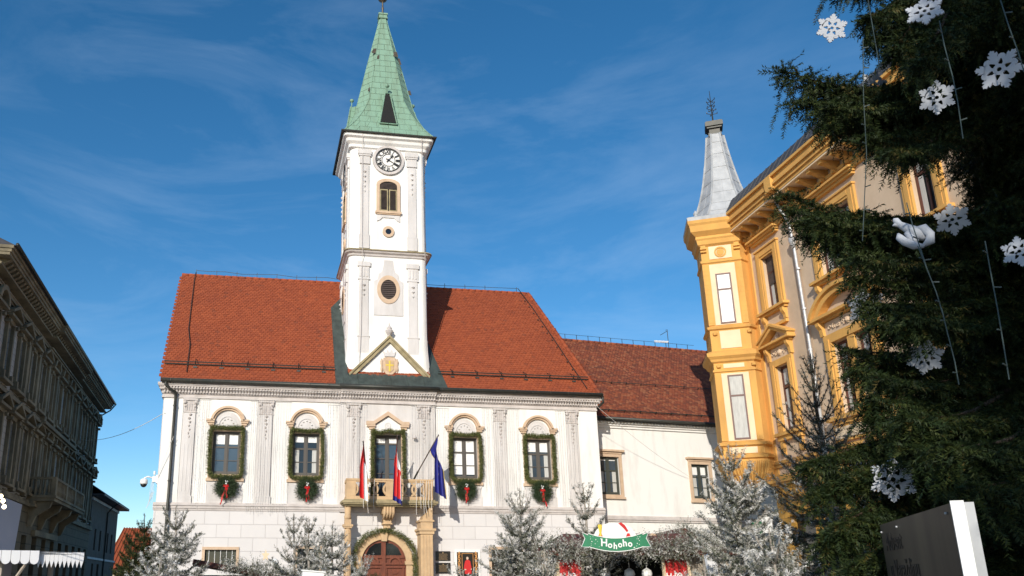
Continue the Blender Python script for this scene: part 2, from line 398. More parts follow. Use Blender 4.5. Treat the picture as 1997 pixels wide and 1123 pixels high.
# main cornice with dentils
b = MB()
cor = ((9.72, 9.80, .09), (9.80, 9.90, .06), (9.90, 9.94, .11), (9.94, 10.06, .13), (10.06, 10.10, .24), (10.10, 10.20, .28), (10.20, 10.26, .36), (10.26, 10.36, .40))
for z0, z1, d in cor:
    for xa, xb, e in ((XL-.02-d*.6, 3.78, 0), (3.78, 8.37, .1), (8.37, XR+.02+d*.6, 0)):
        b.box(xa, xb, -d-e, .02, z0, z1)
    b.box(XL-d*.6-.02, XL+.01, .021, 3, z0, z1); b.box(XR-.01, XR+d*.6+.02, .021, 3, z0, z1)
x = XL
while x < XR:
    e = .1 if 3.75 < x < 8.3 else 0
    b.box(x, x+.075, -.20-e, -.12-e, 9.945, 10.055); b.box(x+.02, x+.085, -.345-e, -.27-e, 10.105, 10.195); x += .135
b.build('cornice', M['trim'], th)
# gutter and downpipes
b = MB(); b.smooth = True
b.tube([(XL-.12, -.52, 10.44), (XR+.14, -.52, 10.42)], .10, 8); b.tube([(3.7, -.60, 10.43), (8.45, -.60, 10.425)], .105, 8); b.smooth = False
b.box(XL-.1, XR+.2, -.44, .1, 10.365, 10.47); b.box(XL-.1, XR+.2, -.56, -.42, 10.49, 10.53)
for i in range(24): b.box(XL+.3+i*.9, XL+.33+i*.9, -.63, -.3, 10.38, 10.50)
b.build('gutter', M['gutter'], th)
def downpipe(x, zt, xs):
    b = MB(); b.smooth = True
    b.tube([(xs, -.50, 10.40), (xs, -.50, 10.22), (xs+(x-xs)*.5, -.42, 10.02), (x, -.26, 9.92), (x, -.17, 9.72), (x, -.17, 5.2), (x, -.26, 4.95), (x, -.22, 4.5), (x, -.22, .2)], .065, 8); b.smooth = False
    for z in (9.3, 7.6, 5.9, 3.4, 1.6): b.tube([(x, -.19, z), (x, -.19, z+.05)], .085, 8)
    b.build('downpipe', M['gutter'], th)
downpipe(-3.76, 10.3, -4.2); 
b = MB(); b.smooth = True; b.tube([(XR+.25, -.46, 10.4), (XR+.28, -.42, 10.1), (XR+.12, .3, 9.8), (XR+.12, .35, 9.2)], .06, 8); b.build('downpipe', M['gutter'], th)

# windows
def casement(parent, w, h, blind=(.29, 0, 0), rows=(.36, .68), fr='wframe', glass='glass', name='window', y=.12):
    """window mesh (outer frame, mullion, transoms) with pane and blind under it; origin at the sill middle"""
    f = MB(); hw = w/2
    for a, b_, c, d in ((-hw, -hw+.07, 0, h), (hw-.07, hw, 0, h), (-hw+.07, hw-.07, 0, .08), (-hw+.07, hw-.07, h-.07, h), (-.05, .05, .08, h-.07)): f.box(a, b_, y-.05, y+.05, c, d)
    for sx in (-1, 1):
        a, b_ = (.05, hw-.07) if sx > 0 else (-hw+.07, -.05)
        for c in (0.08, h-.12): f.box(a, b_, y-.03, y+.04, c, c+.05)
        f.box(a, a+.045, y-.03, y+.04, .13, h-.12); f.box(b_-.045, b_, y-.03, y+.04, .13, h-.12)
        for i, r in enumerate(rows): z = h*(1-r); t = .04 if i == 0 else .018; f.box(a+.045, b_-.045, y-.035, y+.035, z-t, z+t)
    o = f.build(name, M[fr], parent)
    for sx in (-1, 1): a, b_ = (.05, hw-.07) if sx > 0 else (-hw+.07, -.05); B(a+.02, b_-.02, y+.005, y+.012, .1, h-.1).build('pane', M[glass], o)
    for sx in (-1, 1):
        a, b_ = (.095, hw-.115) if sx > 0 else (-hw+.115, -.095); k = blind[1 if sx < 0 else 2]
        q = B(a, b_, y-.002, y+.003, h*(1-blind[0]*1.0)-k*h, h-.12); q.build('blind', M['blind'], o)
    return o
def place(o, x, y, z): o.location = (x, y, z); return o
def arched_surround(xc, first):
    s = MB(); y0 = -.06
    s.box(xc-.78, xc-.62, -.09, .0, 5.98, 8.50); s.box(xc+.62, xc+.78, -.09, .0, 5.98, 8.50); s.box(xc-.62, xc+.62, -.09, .0, 8.22, 8.40)
    s.box(xc-.84, xc+.84, -.14, .0, 5.96, 6.10); s.box(xc-.62, xc+.62, -.12, .30, 6.10, 6.27)
    for sx in (-1, 1):
        s.box(xc+sx*.60, xc+sx*.92, -.20, 0, 8.60, 8.68); s.box(xc+sx*.62, xc+sx*.86, -.15, 0, 8.50, 8.598); s.box(xc+sx*.58, xc+sx*.97, -.235, 0, 8.682, 8.76)
    s.band(xc, 8.62, .60, .68, -.15, 0, a0=.08, a1=PI-.08, n=18, sz=.98); s.band(xc, 8.62, .681, .78, -.235, 0, a0=.13, a1=PI-.13, n=18, sz=.98)
    o = s.build('window_surround', M['sandp'], th)
    t = MB(); t.band(xc, 8.44, .0, .60, -.045, -.001, n=18, sz=1.15)
    t.band(xc, 8.42, .40, .44, -.075, -.04, a0=.2, a1=PI-.2, n=14, sz=1.2)
    for k in range(5): a = .35+k*.61; t.lathe([(.008, -.04), (.05, 0), (.008, .04)], (xc+.26*math.cos(a), -.05, 8.52+.28*math.sin(a)), 6)
    t.build('tympanum', M['grey'], o)
    a = MB(); a.prism([(xc-.80, 5.0), (xc+.80, 5.0), (xc+.80, 5.45), (xc+.70, 5.58), (xc+.72, 5.78), (xc+.82, 5.95), (xc-.82, 5.95), (xc-.72, 5.78), (xc-.70, 5.58), (xc-.80, 5.45)], -.06, .0)
    a.box(xc-.56, xc+.56, -.075, -.061, 5.12, 5.75); a.build('apron', M['grey'], o)
BL = [(.29, 0, 0), (.20, 0, .0), None, (.30, .30, .30), (.30, 0, 0)]
for i, xc in enumerate(WX):
    if i == 2: continue
    k = BL[i] if i != 3 else (.9, 0, 0)
    w = casement(th, 1.22, 1.92, k, glass='glass' if i in (0, 2, 4) else 'glassd'); place(w, xc, 0, 6.29)
    if i in (1, 4):
        for sx in (-1, 1): B(sx*.50, sx*.30, .117, .1225, .12, 1.22).build('curtain', M['curtain'], w)
    arched_surround(xc, i == 0)
# middle balcony door with straight gable
w = casement(th, 1.24, 3.16, (.12, 0, 0), rows=(.12, .34, .56, .78)); place(w, 6.05, 0, 5.06)
s = MB()
for sx in (-1, 1):
    s.box(6.05+sx*.63, 6.05+sx*.80, -.17, 0, 5.0, 8.48); s.box(6.05+sx*.60, 6.05+sx*1.0, -.26, 0, 8.60, 8.70); s.box(6.05+sx*.62, 6.05+sx*.9, -.2, 0, 8.48, 8.598)
    s.prism([(6.05+sx*1.02, 8.70), (6.05+sx*.66, 8.70), (6.05, 9.14), (6.05, 9.34), (6.05+sx*.70, 8.86), (6.05+sx*1.02, 8.86)], -.27, -.0)
s.box(5.42, 6.68, -.17, 0, 8.26, 8.36)
o = s.build('window_surround', M['sandp'], th)
t = MB(); t.prism([(5.42, 8.365), (6.68, 8.365), (6.68, 8.66), (6.05, 9.1), (5.42, 8.66)], -.14, -.11); t.build('tympanum', M['white'], o)
t = MB(); t.band(6.05, 8.68, .10, .16, -.165, -.141, a0=0, a1=2*PI, n=14); t.disc(6.05, 8.68, .07, -.16, -.141, 10); t.build('rosette', M['grey'], o)
# ground floor windows
for xa, xb, z0, z1 in ((-2.05, -.70, 2.35, 2.97), (1.98, 2.94, 1.4, 3.03), (10.9, 12.3, 1.2, 3.03), (13.3, 14.3, 1.2, 3.03)):
    w = xb-xa; h = z1-z0; f = MB(); y = .05
    for a in (0, w/2-.03, w-.06): f.box(a, a+.06, y, y+.06, 0, h)
    f.box(0.06, w-.06, y+.004, y+.056, h-.07, h); f.box(.06, w-.06, y+.004, y+.056, 0, .06)
    if h > 1: f.box(.06, w-.06, y+.004, y+.056, h*.55, h*.55+.06)
    o = f.build('window', M['wframeg'], th, (xa, 0, z0)); B(.05, w-.05, y+.03, y+.04, .05, h-.05).build('pane', M['glassd'], o)
    s = MB(); s.box(-.12, w+.12, -.13, -.079, h, h+.12); s.box(-.12, 0, -.11, -.079, -.1, h-.001); s.box(w, w+.12, -.11, -.079, -.1, h-.001); s.build('window_surround', M['sandp'], o)
    if h < 1:
        g = MB()
        for k in range(5): g.tube([(.18+k*.25, .0, 0), (.18+k*.25, .0, h)], .012, 5)
        g.build('grille', M['plast'], o)
# roof
SL = math.atan2(7.3, 6.0); RL = math.hypot(7.3, 6.0)
def rz(y): return 10.5+7.3/6.0*(y+.4)
b = MB(); rl, rr = (-4.42, 5.6, 17.8), (15.25, 5.6, 17.8)
e0, e1 = (-4.46, -.4, 10.5), (16.64, -.4, 10.5)
b.add([e0, e1, rr, rl], [(0,1,2,3)]); b.add([(16.64,-.4,10.5),(16.64,11.6,10.5),rr], [(0,1,2)]); b.add([(16.64,11.6,10.5),(-4.46,11.6,10.5),rl,rr], [(0,1,2,3)])
b.add([(-4.46,-.4,10.38),(16.64,-.4,10.38),(16.64,-.4,10.5),(-4.46,-.4,10.5)], [(0,1,2,3)])
b.add([(-4.46,-.4,10.5),(-4.42,5.6,17.8),(-4.46,11.6,10.5),(-4.46,11.6,10.38),(-4.42,5.6,17.68),(-4.46,-.4,10.38)], [(0,1,4,5),(1,2,3,4)])
roof = b.build('roof', M['tile'], th)
b = MB(); S = (0, math.cos(SL), math.sin(SL)); N = (0, -math.sin(SL), math.cos(SL))
clay_tiles(b, (0, -.42, 10.49), (1, 0, 0), S, N, RL, lambda s: -4.48, lambda s: 16.66-1.40*s/RL)
hs = Vector((-1.40, 0, 7.3)); hl = hs.length; hs.normalize()
clay_tiles(b, (16.66, -.42, 10.49), (0, 1, 0), hs, (hs.z, 0, -hs.x), hl, lambda s: 6.0*s/hl, lambda s: 12.0-6.0*s/hl, ex=.2, w=.22)
b.build('clay_tiles', M['tile'], roof)
b = MB(); b.smooth = True
def ridge(p, q, r=.10, step=.38):
    p, q = Vector(p), Vector(q); n = int((q-p).length/step); d = (q-p)/n
    for i in range(n): b.tube([p+d*i-d*.08, p+d*(i+1)], [r*1.12, r*.92], 8)
ridge(rl, rr); ridge((16.6, -.4, 10.55), (15.28, 5.55, 17.8)); ridge((-4.42, 5.6, 17.8), (-4.42, 5.61, 17.81), .1, .001) if False else None
b.build('ridge_tiles', M['tile'], roof)
# snow guard rails, lightning conductor
def onroof(x, y, h=0): return (x, y-math.sin(SL)*h, rz(y)+math.cos(SL)*h)
for xa, xb, xs_ in ((-4.4, 3.5, [-3.0+i*1.2 for i in range(6)]), (8.6, 16.3, [9.3+i*1.25 for i in range(6)])):
  b = MB()
  for h in (.10, .24): b.tube([onroof(xa, .28, h), onroof(xb, .28, h)], .028, 6)
  for x in xs_:
    b.tube([onroof(x, .28, .0), onroof(x, .28, .30)], .025, 5); b.tube([onroof(x, .28, .3), onroof(x, .62, .02)], .016, 4); b.box(x-.09, x+.09, *(lambda p: (p[1]-.06, p[1]+.0))(onroof(x, .2, .06)), rz(.2)-.03, rz(.2)+.05)
  b.build('snow_guard', M['gutter'], roof)
b = MB()
def cond(pts, r=.014): b.tube(pts, r, 4)
cond([(-3.7, 5.6, 18.12)]+[(-4.0+.9+i*.95, 5.6, 18.08+.05*math.sin(i*2.1)) for i in range(8)]+[(4.1, 5.6, 18.05)]); cond([(8.2, 5.6, 18.05), (10, 5.6, 18.02), (12, 5.6, 18.06), (14.7, 5.6, 18.1)])
for x in [-3.7, -2.6, -1.5, -.4, .7, 1.8, 2.9]+[9.1, 10.3, 11.5, 12.7, 14.6]: b.tube([(x, 5.6, 17.7), (x, 5.6, 18.16)], .018, 4)
cond([(-3.72, 5.6, 18.0), onroof(-3.75, 5.3, .1), onroof(-3.60, 2.2, .1), onroof(-3.4, 1.3, .1), onroof(-3.35, -.1, .1)], .022)
cond([(14.7, 5.6, 18.1), onroof(15.1, 4.6, .1), onroof(15.5, 2.6, .1), onroof(15.8, 1.0, .1), onroof(16.05, -.2, .1)], .02)
for i in range(12): p = onroof(14.85+i*.09, 5.0-i*.42, .09); b.box(p[0]-.03, p[0]+.03, p[1]-.03, p[1], p[2]-.03, p[2]+.03)
b.build('lightning_conductor', M['gutter'], roof)
# copper valley sheets both sides of the tower and apron in front
b = MB()
def onr(x, y, h=.07): return (x, y-math.sin(SL)*h, rz(y)+math.cos(SL)*h)
b.add([onr(3.55, -.40), onr(4.15, -.42), onr(4.15, 4.5), onr(3.62, 3.9)], [(0,1,2,3)])
b.add([onr(3.52, -.40, .02), onr(3.55, -.40), onr(3.62, 3.9), onr(3.59, 3.9, .02)], [(0,1,2,3)])
b.add([onr(8.2, -.42), onr(8.92, -.40), onr(8.2, 3.6)], [(0,1,2)])
b.add([(4.1, -.46, 10.56), (8.3, -.46, 10.56), (8.3, .16, 11.24), (4.1, .16, 11.24)], [(0,1,2,3)])
for x in (3.9, 4.6, 5.4, 6.2, 7.0, 7.8): b.tube([(x, -.42, 10.62), (x, .14, 11.24)], .015, 4)
b.build('copper_flashing', M['copperd'], th)

# ------------------------------------------------------------------ tower (front face local y=.5)
TX, TY, TH2 = 6.19, 2.55, 2.03        # centre x, centre y, half width
def rrect(h, r=.35, n=5):
    P = []
    for q, (sx, sy) in enumerate(((1, 1), (-1, 1), (-1, -1), (1, -1))):
        for i in range(n+1):
            a = PI/2*q+PI/2*i/n; P.append((sx*(h-r)+r*math.cos(a), sy*(h-r)+r*math.sin(a)))
    return P
def ringed(mb, levels, r=.35, n=5, sharp=False):
    """levels (half width, z) of a rounded square; closed top and bottom"""
    vs = []; P0 = None
    for h, z in levels:
        P = rrect(h, min(r, h*.9), n) if not sharp else [(h,h),(-h,h),(-h,-h),(h,-h)]
        vs += [(x, y, z) for x, y in P]; k = len(P)
    fs = [tuple(range(k-1, -1, -1)), tuple(range((len(levels)-1)*k, len(levels)*k))]
    for i in range(len(levels)-1):
        for j in range(k): fs.append((i*k+j, i*k+(j+1) % k, (i+1)*k+(j+1) % k, (i+1)*k+j))
    mb.add(vs, fs); return mb
T0 = (TX, TY, 0)
b = MB(); ringed(b, [(TH2+.22, 10.4), (TH2+.20, 11.1), (TH2+.10, 11.8), (TH2+.03, 12.6), (TH2, 13.4), (TH2-.02, 17.4), (TH2-.03, 24.0)])
tw = b.build('tower', M['white'], th, T0)
def ring_part(name, levels, m, **k): b = MB(); ringed(b, levels, **k); return b.build(name, m, th, T0)
b = MB(); ringed(b, [(TH2-.02, 17.46), (TH2+.04, 17.50), (TH2+.06, 17.58), (TH2+.16, 17.64), (TH2+.20, 17.72), (TH2-.02, 17.80)]); b.build('tower_cornice', M['trim'], th, T0)
b = MB(); ringed(b, [(TH2+.202, 17.722), (TH2+.25, 17.73), (TH2+.24, 17.78), (TH2-.02, 17.84)]); b.build('copper_capping', M['sandd'], th, T0)
b = MB(); ringed(b, [(TH2-.03, 23.55), (TH2+.06, 23.60), (TH2+.08, 23.75), (TH2+.20, 23.88), (TH2+.24, 24.02), (TH2+.36, 24.10), (TH2+.38, 24.24)], r=.2); b.build('tower_cornice', M['white'], th, T0)
b = MB(); ringed(b, [(TH2+.36, 24.245), (TH2+.50, 24.25), (TH2+.52, 24.31), (TH2+.3, 24.40)], r=.02, n=1); b.build('tower_gutter', M['gutter'], th, T0)
def side(mb, k, start): mb.xform(Matrix.Rotation(k*PI/2, 4, 'Z'), start)
# pilaster strips, blind panels on each side of the tower
P = MB(); 
for k in range(4):
    s0 = len(P.v); yf = -TH2
    for sx in (-1, 1):
        a, b_ = sorted((sx*1.52, sx*.98))
        P.box(a, b_, yf-.05, yf+.1, 17.9, 18.6); P.box(a+.05, b_-.05, yf-.045, yf+.1, 18.64, 22.6); P.box(a, b_, yf-.055, yf+.1, 18.6, 18.64)
        P.box(a, b_, yf-.06, yf+.1, 22.66, 23.1); P.box(a-.05, b_+.05, yf-.10, yf+.1, 23.1, 23.2); P.box(a-.08, b_+.08, yf-.13, yf+.1, 23.2, 23.45)
        P.box(a, b_, yf-.05, yf+.1, 11.3, 13.2); P.box(a+.04, b_-.04, yf-.045, yf+.1, 13.26, 16.2); P.box(a-.03, b_+.03, yf-.07, yf+.1, 13.2, 13.26); P.box(a-.03, b_+.03, yf-.07, yf+.1, 16.2, 16.26)
        P.box(a, b_, yf-.05, yf+.1, 16.26, 16.9); P.box(a-.06, b_+.06, yf-.09, yf+.1, 16.9, 17.15); 
        for j in range(3): P.box(a+.05+j*.17, a+.13+j*.17, yf-.075, yf-.04, 16.35, 16.8)
        for j in range(5): z = 22.2-j*.28; cx = (a+b_)/2; P.lathe([(.01, -.08), (.09-.01*j, 0), (.01, .09)], (cx, yf-.06, z), 6)
        for j in range(3): z = 15.9-j*.25; cx = (a+b_)/2; P.lathe([(.01, -.08), (.10-.02*j, 0), (.01, .09)], (cx, yf-.06, z), 6)
    P.prism([(-.74, 14.35), (.74, 14.35), (.74, 16.15), (.55, 16.25), (.50, 16.55), (.33, 16.68), (.25, 17.0), (.22, 17.3), (-.22, 17.3), (-.25, 17.0), (-.33, 16.68), (-.50, 16.55), (-.55, 16.25), (-.74, 16.15)], yf-.03, yf+.1)
    P.prism([(-.60, 19.45), (-.60, 19.80), (.60, 19.80), (.60, 19.45), (.45, 19.52), (.30, 19.66), (-.30, 19.66), (-.45, 19.52)], yf-.03, yf+.1)
    side(P, k, s0)
P.build('relief_strips', M['grey'], th, T0)
# oval louvred opening, small round opening, shuttered window and clock on each side
def on_side(mb, k): mb.xform(Matrix.Rotation(k*PI/2, 4, 'Z'))
def part(mb, name, m, parent, k): on_side(mb, k); return mb.build(name, M[m], parent, T0 if parent is th else None)
for k in (0, 3, 1, 2):
    yf = -TH2
    o = part(MB().band(0, 15.72, .40, .58, yf-.07, yf+.05, 0, 2*PI, 28, sz=1.30), 'oval_opening', 'sandp', th, k)
    part(MB().disc(0, 15.72, .405, yf-.032, yf+.02, 28, sz=1.30), 'dark_backing', 'dark', o, k)
    l = MB()
    for j in range(9): z = 15.27+j*.105; hw = .39*math.sqrt(max(0, 1-((z-15.72)/.54)**2)); l.add([(-hw, yf-.07, z), (hw, yf-.07, z), (hw, yf-.034, z+.075), (-hw, yf-.034, z+.075), (-hw, yf-.06, z-.015), (hw, yf-.06, z-.015)], [(0,1,2,3), (4,5,1,0)])
    part(l, 'louvre', 'louvre', o, k)
    o = part(MB().band(0, 18.88, .155, .30, yf-.06, yf+.05, 0, 2*PI, 24), 'round_opening', 'sandp', th, k)
    part(MB().disc(0, 18.88, .16, yf-.03, yf+.02, 20), 'dark_backing', 'glassd', o, k)
    s = MB(); s.box(-.62, -.46, yf-.07, yf+.05, 20.0, 21.55); s.box(.46, .62, yf-.07, yf+.05, 20.0, 21.55)
    arc = [(.62*math.cos(t), 21.55+.32*math.sin(t)) for t in [PI*i/12 for i in range(13)]]; inn = [(.46*math.cos(t), 21.45+.26*math.sin(t)) for t in [PI*i/12 for i in range(12, -1, -1)]]
    s.prism(arc+inn, yf-.065, yf+.05); s.box(-.68, .68, yf-.12, yf+.05, 19.88, 19.999); s.box(-.62, .62, yf-.08, yf+.05, 19.82, 19.879)
    o = part(s, 'belfry_window', 'sandp', th, k)
    s = MB(); s.box(-.46, .46, yf-.012, yf+.02, 20.0, 21.45); s.prism([(.46*math.cos(t), 21.45+.26*math.sin(t)) for t in [PI*i/12 for i in range(13)]], yf-.0125, yf+.02)
    part(s, 'dark_backing', 'dark', o, k)
    s = MB()
    for sx in (-1, 1):
        a, b_ = sorted((sx*.03, sx*.44))
        s.box(a, a+.05, yf-.07, yf-.02, 20.02, 21.25); s.box(b_-.05, b_, yf-.07, yf-.02, 20.02, 21.25); s.box(a+.05, b_-.05, yf-.068, yf-.022, 20.02, 20.08); s.box(a+.05, b_-.05, yf-.068, yf-.022, 21.19, 21.25)
    part(s, 'shutter_frame', 'sandd', o, k)
    s = MB()
    for sx in (-1, 1):
        a, b_ = sorted((sx*.08, sx*.39))
        for j in range(17): z = 20.1+j*.064; s.add([(a, yf-.062, z), (b_, yf-.062, z), (b_, yf-.026, z+.05), (a, yf-.026, z+.05)], [(0,1,2,3)])
    for j in range(5): z = 21.3+j*.07; hw = .44*math.sqrt(max(.05, 1-((z-21.40)/.34)**2)) if z > 21.4 else .44; s.add([(-hw, yf-.05, z), (hw, yf-.05, z), (hw, yf-.02, z+.055), (-hw, yf-.02, z+.055)], [(0,1,2,3)])
    part(s, 'slats', 'louvre', o, k)
    if k == 2: continue
    cz = 22.95
    o = part(MB().disc(0, cz, .70, yf-.03, yf+.02, 40).band(0, cz, .70, .84, yf-.09, yf+.02, 0, 2*PI, 40), 'clock', 'trim', th, k)
    part(MB().disc(0, cz, .695, yf-.045, yf-.031, 40), 'dial', 'white', o, k)
    s = MB(); s.band(0, cz, .655, .70, yf-.075, yf-.046, 0, 2*PI, 40); s.band(0, cz, .335, .36, yf-.07, yf-.046, 0, 2*PI, 32); s.band(0, cz, .615, .628, yf-.07, yf-.046, 0, 2*PI, 40)
    for h in range(60):
        t = h*PI/30; s0 = len(s.v); s.box(-.006, .006, yf-.068, yf-.046, .625, .66); s.xform(TR(0, 0, cz) @ Matrix.Rotation(t, 4, 'Y'), s0)
    part(s, 'ring', 'black', o, k)
    s = MB()
    for h, txt in enumerate(('XII','I','II','III','IIII','V','VI','VII','VIII','IX','X','XI')):
        add_text(s, txt, .30, TR(0, yf-.058, cz) @ Matrix.Rotation(h*PI/6, 4, 'Y') @ TR(0, 0, .49) @ UPRIGHT @ Matrix.Diagonal((.72 if len(txt) < 4 else .5, 1, 1, 1)), extr=.008, offset=.009)
    part(s, 'numerals', 'black', o, k)
    s = MB()
    for ang, ln, wd in ((rad(40), .40, .045), (rad(120), .60, .030)):
        s0 = len(s.v); s.prism([(-.02, -.15), (.02, -.15), (.016, ln*.5), (wd*1.9, ln*.62), (.02, ln*.72), (wd*1.2, ln*.80), (0, ln), (-wd*1.2, ln*.80), (-.02, ln*.72), (-wd*1.9, ln*.62), (-.016, ln*.5)], yf-.10+.01*(ln > .5), yf-.085+.01*(ln > .5))
        s.xform(TR(0, 0, cz) @ Matrix.Rotation(ang, 4, 'Y'), s0)
    s.disc(0, cz, .05, yf-.11, yf-.08, 12); part(s, 'hands', 'black', o, k)
# gable on the tower foot
b = MB(); yf = -TH2-.24
for sx in (-1, 1):
    b.prism([(sx*1.95, 11.12), (sx*1.72, 11.12), (0, 12.88), (0, 13.10)], yf-.16, yf+.5)
    b.prism([(sx*1.99, 11.22), (sx*1.95, 11.12), (0, 13.10), (0, 13.22)], yf-.22, yf+.5)
og = b.build('gable', M['sandd'], th, T0)
MB().prism([(-1.72, 11.1), (1.72, 11.1), (0, 12.88)], yf-.02, yf+.4).build('gable_field', M['white'], og)
b = MB(); b.lathe([(.10, 0), (.13, .05), (.06, .12), (.16, .26), (.20, .36), (.12, .44), (.14, .50), (.05, .60), (.02, .72), (.004, .8)], (0, yf-.02, 13.12), 10)
b.build('finial', M['trim'], og)
b = MB(); b.prism([(-.30, 11.42), (-.34, 11.7), (-.30, 12.08), (0, 12.14), (.30, 12.08), (.34, 11.7), (.30, 11.42), (.16, 11.27), (0, 11.22), (-.16, 11.27)], yf-.10, yf-.021)
for sx in (-1, 1): b.lathe([(.02, -.35), (.07, -.2), (.05, 0), (.08, .2), (.02, .35)], (sx*.38, yf-.05, 11.7), 8)
b.box(-.42, .42, yf-.09, yf-.0205, 11.12, 11.21)
oc = b.build('coat_of_arms', M['sandp'], og)
b = MB(); b.prism([(-.2, 11.5), (-.22, 11.95), (.22, 11.95), (.2, 11.5), (0, 11.33)], yf-.125, yf-.101); b.build('shield', M['sand'], oc)
b = MB(); b.box(-.035, .035, yf-.14, yf-.1255, 11.40, 11.93); b.box(-.19, .19, yf-.139, yf-.1255, 11.68, 11.74); b.build('shield_charge', M['gold'], oc)
b = MB(); b.prism([(-.24, 12.16), (-.32, 12.42), (-.16, 12.34), (-.10, 12.52), (0, 12.36), (.10, 12.52), (.16, 12.34), (.32, 12.42), (.24, 12.16)], yf-.09, yf-.021); b.build('crown', M['grey'], oc)
# spire: octagon with narrow chamfers, concave foot, sheet courses
prof = [(2.36, 24.40), (2.20, 24.72), (1.97, 25.25), (1.72, 26.0), (1.55, 26.8), (1.38, 27.6), (1.21, 28.4), (1.05, 29.2), (.88, 30.0), (.70, 30.8), (.53, 31.6), (.37, 32.3), (.25, 32.9), (.21, 33.15)]
def octo(h, z, c): k = h*c; return [(-k, -h, z), (k, -h, z), (h, -k, z), (h, k, z), (k, h, z), (-k, h, z), (-h, k, z), (-h, -k, z)]
def pint(z):
    for (h0, z0), (h1, z1) in zip(prof[:-1], prof[1:]):
        if z0 <= z <= z1: return h0+(h1-h0)*(z-z0)/(z1-z0)
    return prof[-1][0]
def cham(z): return min(1, max(.62, 1.0-.30*(z-24.4)/2.0))
zz = [24.40]; 
while zz[-1] < 33.0: zz.append(min(33.15, zz[-1]+.42))
b = MB()
for i in range(len(zz)-1):
    z0, z1 = zz[i], zz[i+1]; lip = .014
    vs = octo(pint(z0)+lip, z0-.03, cham(z0)*.995)+octo(pint(z1)+.001, z1, cham(z1)*.995); b.add(vs, [(j, (j+1) % 8, 8+(j+1) % 8, 8+j) for j in range(8)]+[tuple(range(7, -1, -1))])
b.add(octo(.21, 33.15, .62), [tuple(range(8))])
sp = b.build('spire', M['copper'], th, T0)
b = MB()
for k in range(4):
    s0 = len(b.v)
    for fr in (-1, 1): b.tube([(fr*pint(z)*cham(z), -pint(z)-.012, z) for z in zz], .022, 4)
    for i in range(len(zz)-1):
        z0, z1 = zz[i], zz[i+1]; h0, h1 = pint(z0), pint(z1); n = max(1, int(h0*cham(z0)*2/.55)); off = .5 if i % 2 else 0
        for j in range(n+1):
            f = (j+off)/n*2-1
            if abs(f) < .97: b.tube([(f*h0*cham(z0), -h0-.012, z0), (f*h1*cham(z1), -h1-.004, z1)], .011, 4)
    side(b, k, s0)
b.build('seam', M['copper'], sp)
# blown-off sheets show as dark patches
b = MB()
for f, z, w, h in ((-.80, 30.3, .22, .40), (.75, 30.2, .28, .38), (.90, 29.6, .12, .5), (-.45, 29.9, .14, .3), (.93, 27.4, .16, .35), (-.7, 27.4, .10, .3), (.8, 28.8, .09, .12)):
    hh = pint(z); h2 = pint(z+h); b.add([(f*hh-w/2, -hh-.03, z), (f*hh+w/2, -hh-.03, z), (f*h2+w/2, -h2-.03, z+h), (f*h2-w*.3, -h2-.03, z+h*.9)], [(0,1,2,3)])
b.build('missing_sheet_patch', mat('exposed_boarding', (.05, .04, .03), .9, (.09, .07, .05), 9), sp)
# lucarnes
for k in range(4):
    b = MB(); s0 = 0
    yb = -2.0; b.add([(-.46, yb-.12, 25.12), (.46, yb-.12, 25.12), (.13, -1.80, 27.15), (-.13, -1.80, 27.15), (-.56, -1.80, 25.05), (.56, -1.80, 25.05), (0, -1.15, 27.45)], [(0,4,6,3), (1,2,6,5), (3,6,2), (0,1,5,4)])
    for sx in (-1, 1): b.tube([(sx*.47, yb-.13, 25.10), (sx*.13, -1.82, 27.18)], .035, 5)
    b.tube([(-.48, yb-.13, 25.10), (.48, yb-.13, 25.10)], .035, 5)
    b.smooth = True; b.tube([(0, -1.75, 27.1), (0, -1.75, 27.55)], .03, 6); b.lathe([(.02, -.12), (.10, -.06), (.12, 0), (.10, .06), (.02, .12)], (0, -1.75, 27.65), 10); b.smooth = False
    on_side(b, k); o = b.build('lucarne', M['copper'], th, T0)
    q = MB(); q.add([(-.41, yb-.130, 25.18), (.41, yb-.130, 25.18), (.10, -1.825, 27.08), (-.10, -1.825, 27.08)], [(0,1,2,3)]); on_side(q, k); q.build('opening', M['dark'], o)
b = MB(); b.box(-.27, .27, -.27, .27, 33.15, 33.22); b.box(-.23, .23, -.23, .23, 33.22, 33.42); b.box(-.27, .27, -.27, .27, 33.42, 33.52)
of = b.build('spire_cap', M['copper'], th, T0)
b = MB(); b.smooth = True; b.lathe([(.10, 33.52), (.07, 33.7), (.05, 33.9), (.08, 34.0), (.05, 34.1), (.04, 34.42), (.08, 34.46), (.24, 34.58), (.32, 34.76), (.32, 34.86), (.24, 35.04), (.08, 35.16), (.04, 35.3), (.03, 36.4)], (0, 0, 0), 14); b.build('orb', mat('tarnished_orb', (.10, .075, .05), .5, (.16, .13, .09), 6, metal=.4), of)
# conductor down the tower front
b = MB(); b.tube([(-1.42, -TH2-.40, 24.2), (-1.38, -TH2-.12, 23.4), (-1.36, -TH2-.1, 18.0), (-1.36, -TH2-.29, 17.7), (-1.36, -TH2-.1, 17.2), (-1.38, -TH2-.1, 13.4), (-1.46, -TH2-.16, 12.2), (-1.5, -TH2-.28, 11.1)], .014, 4)
b.tube([(1.74, -TH2-.40, 24.2), (1.80, -TH2-.06, 23.4), (1.84, -TH2-.06, 17.9), (1.86, -TH2-.25, 17.7), (1.88, -TH2-.06, 17.1), (1.9, -TH2-.06, 13.4), (2.0, -TH2-.22, 11.1)], .018, 4); b.build('lightning_conductor', M['trim'], tw)

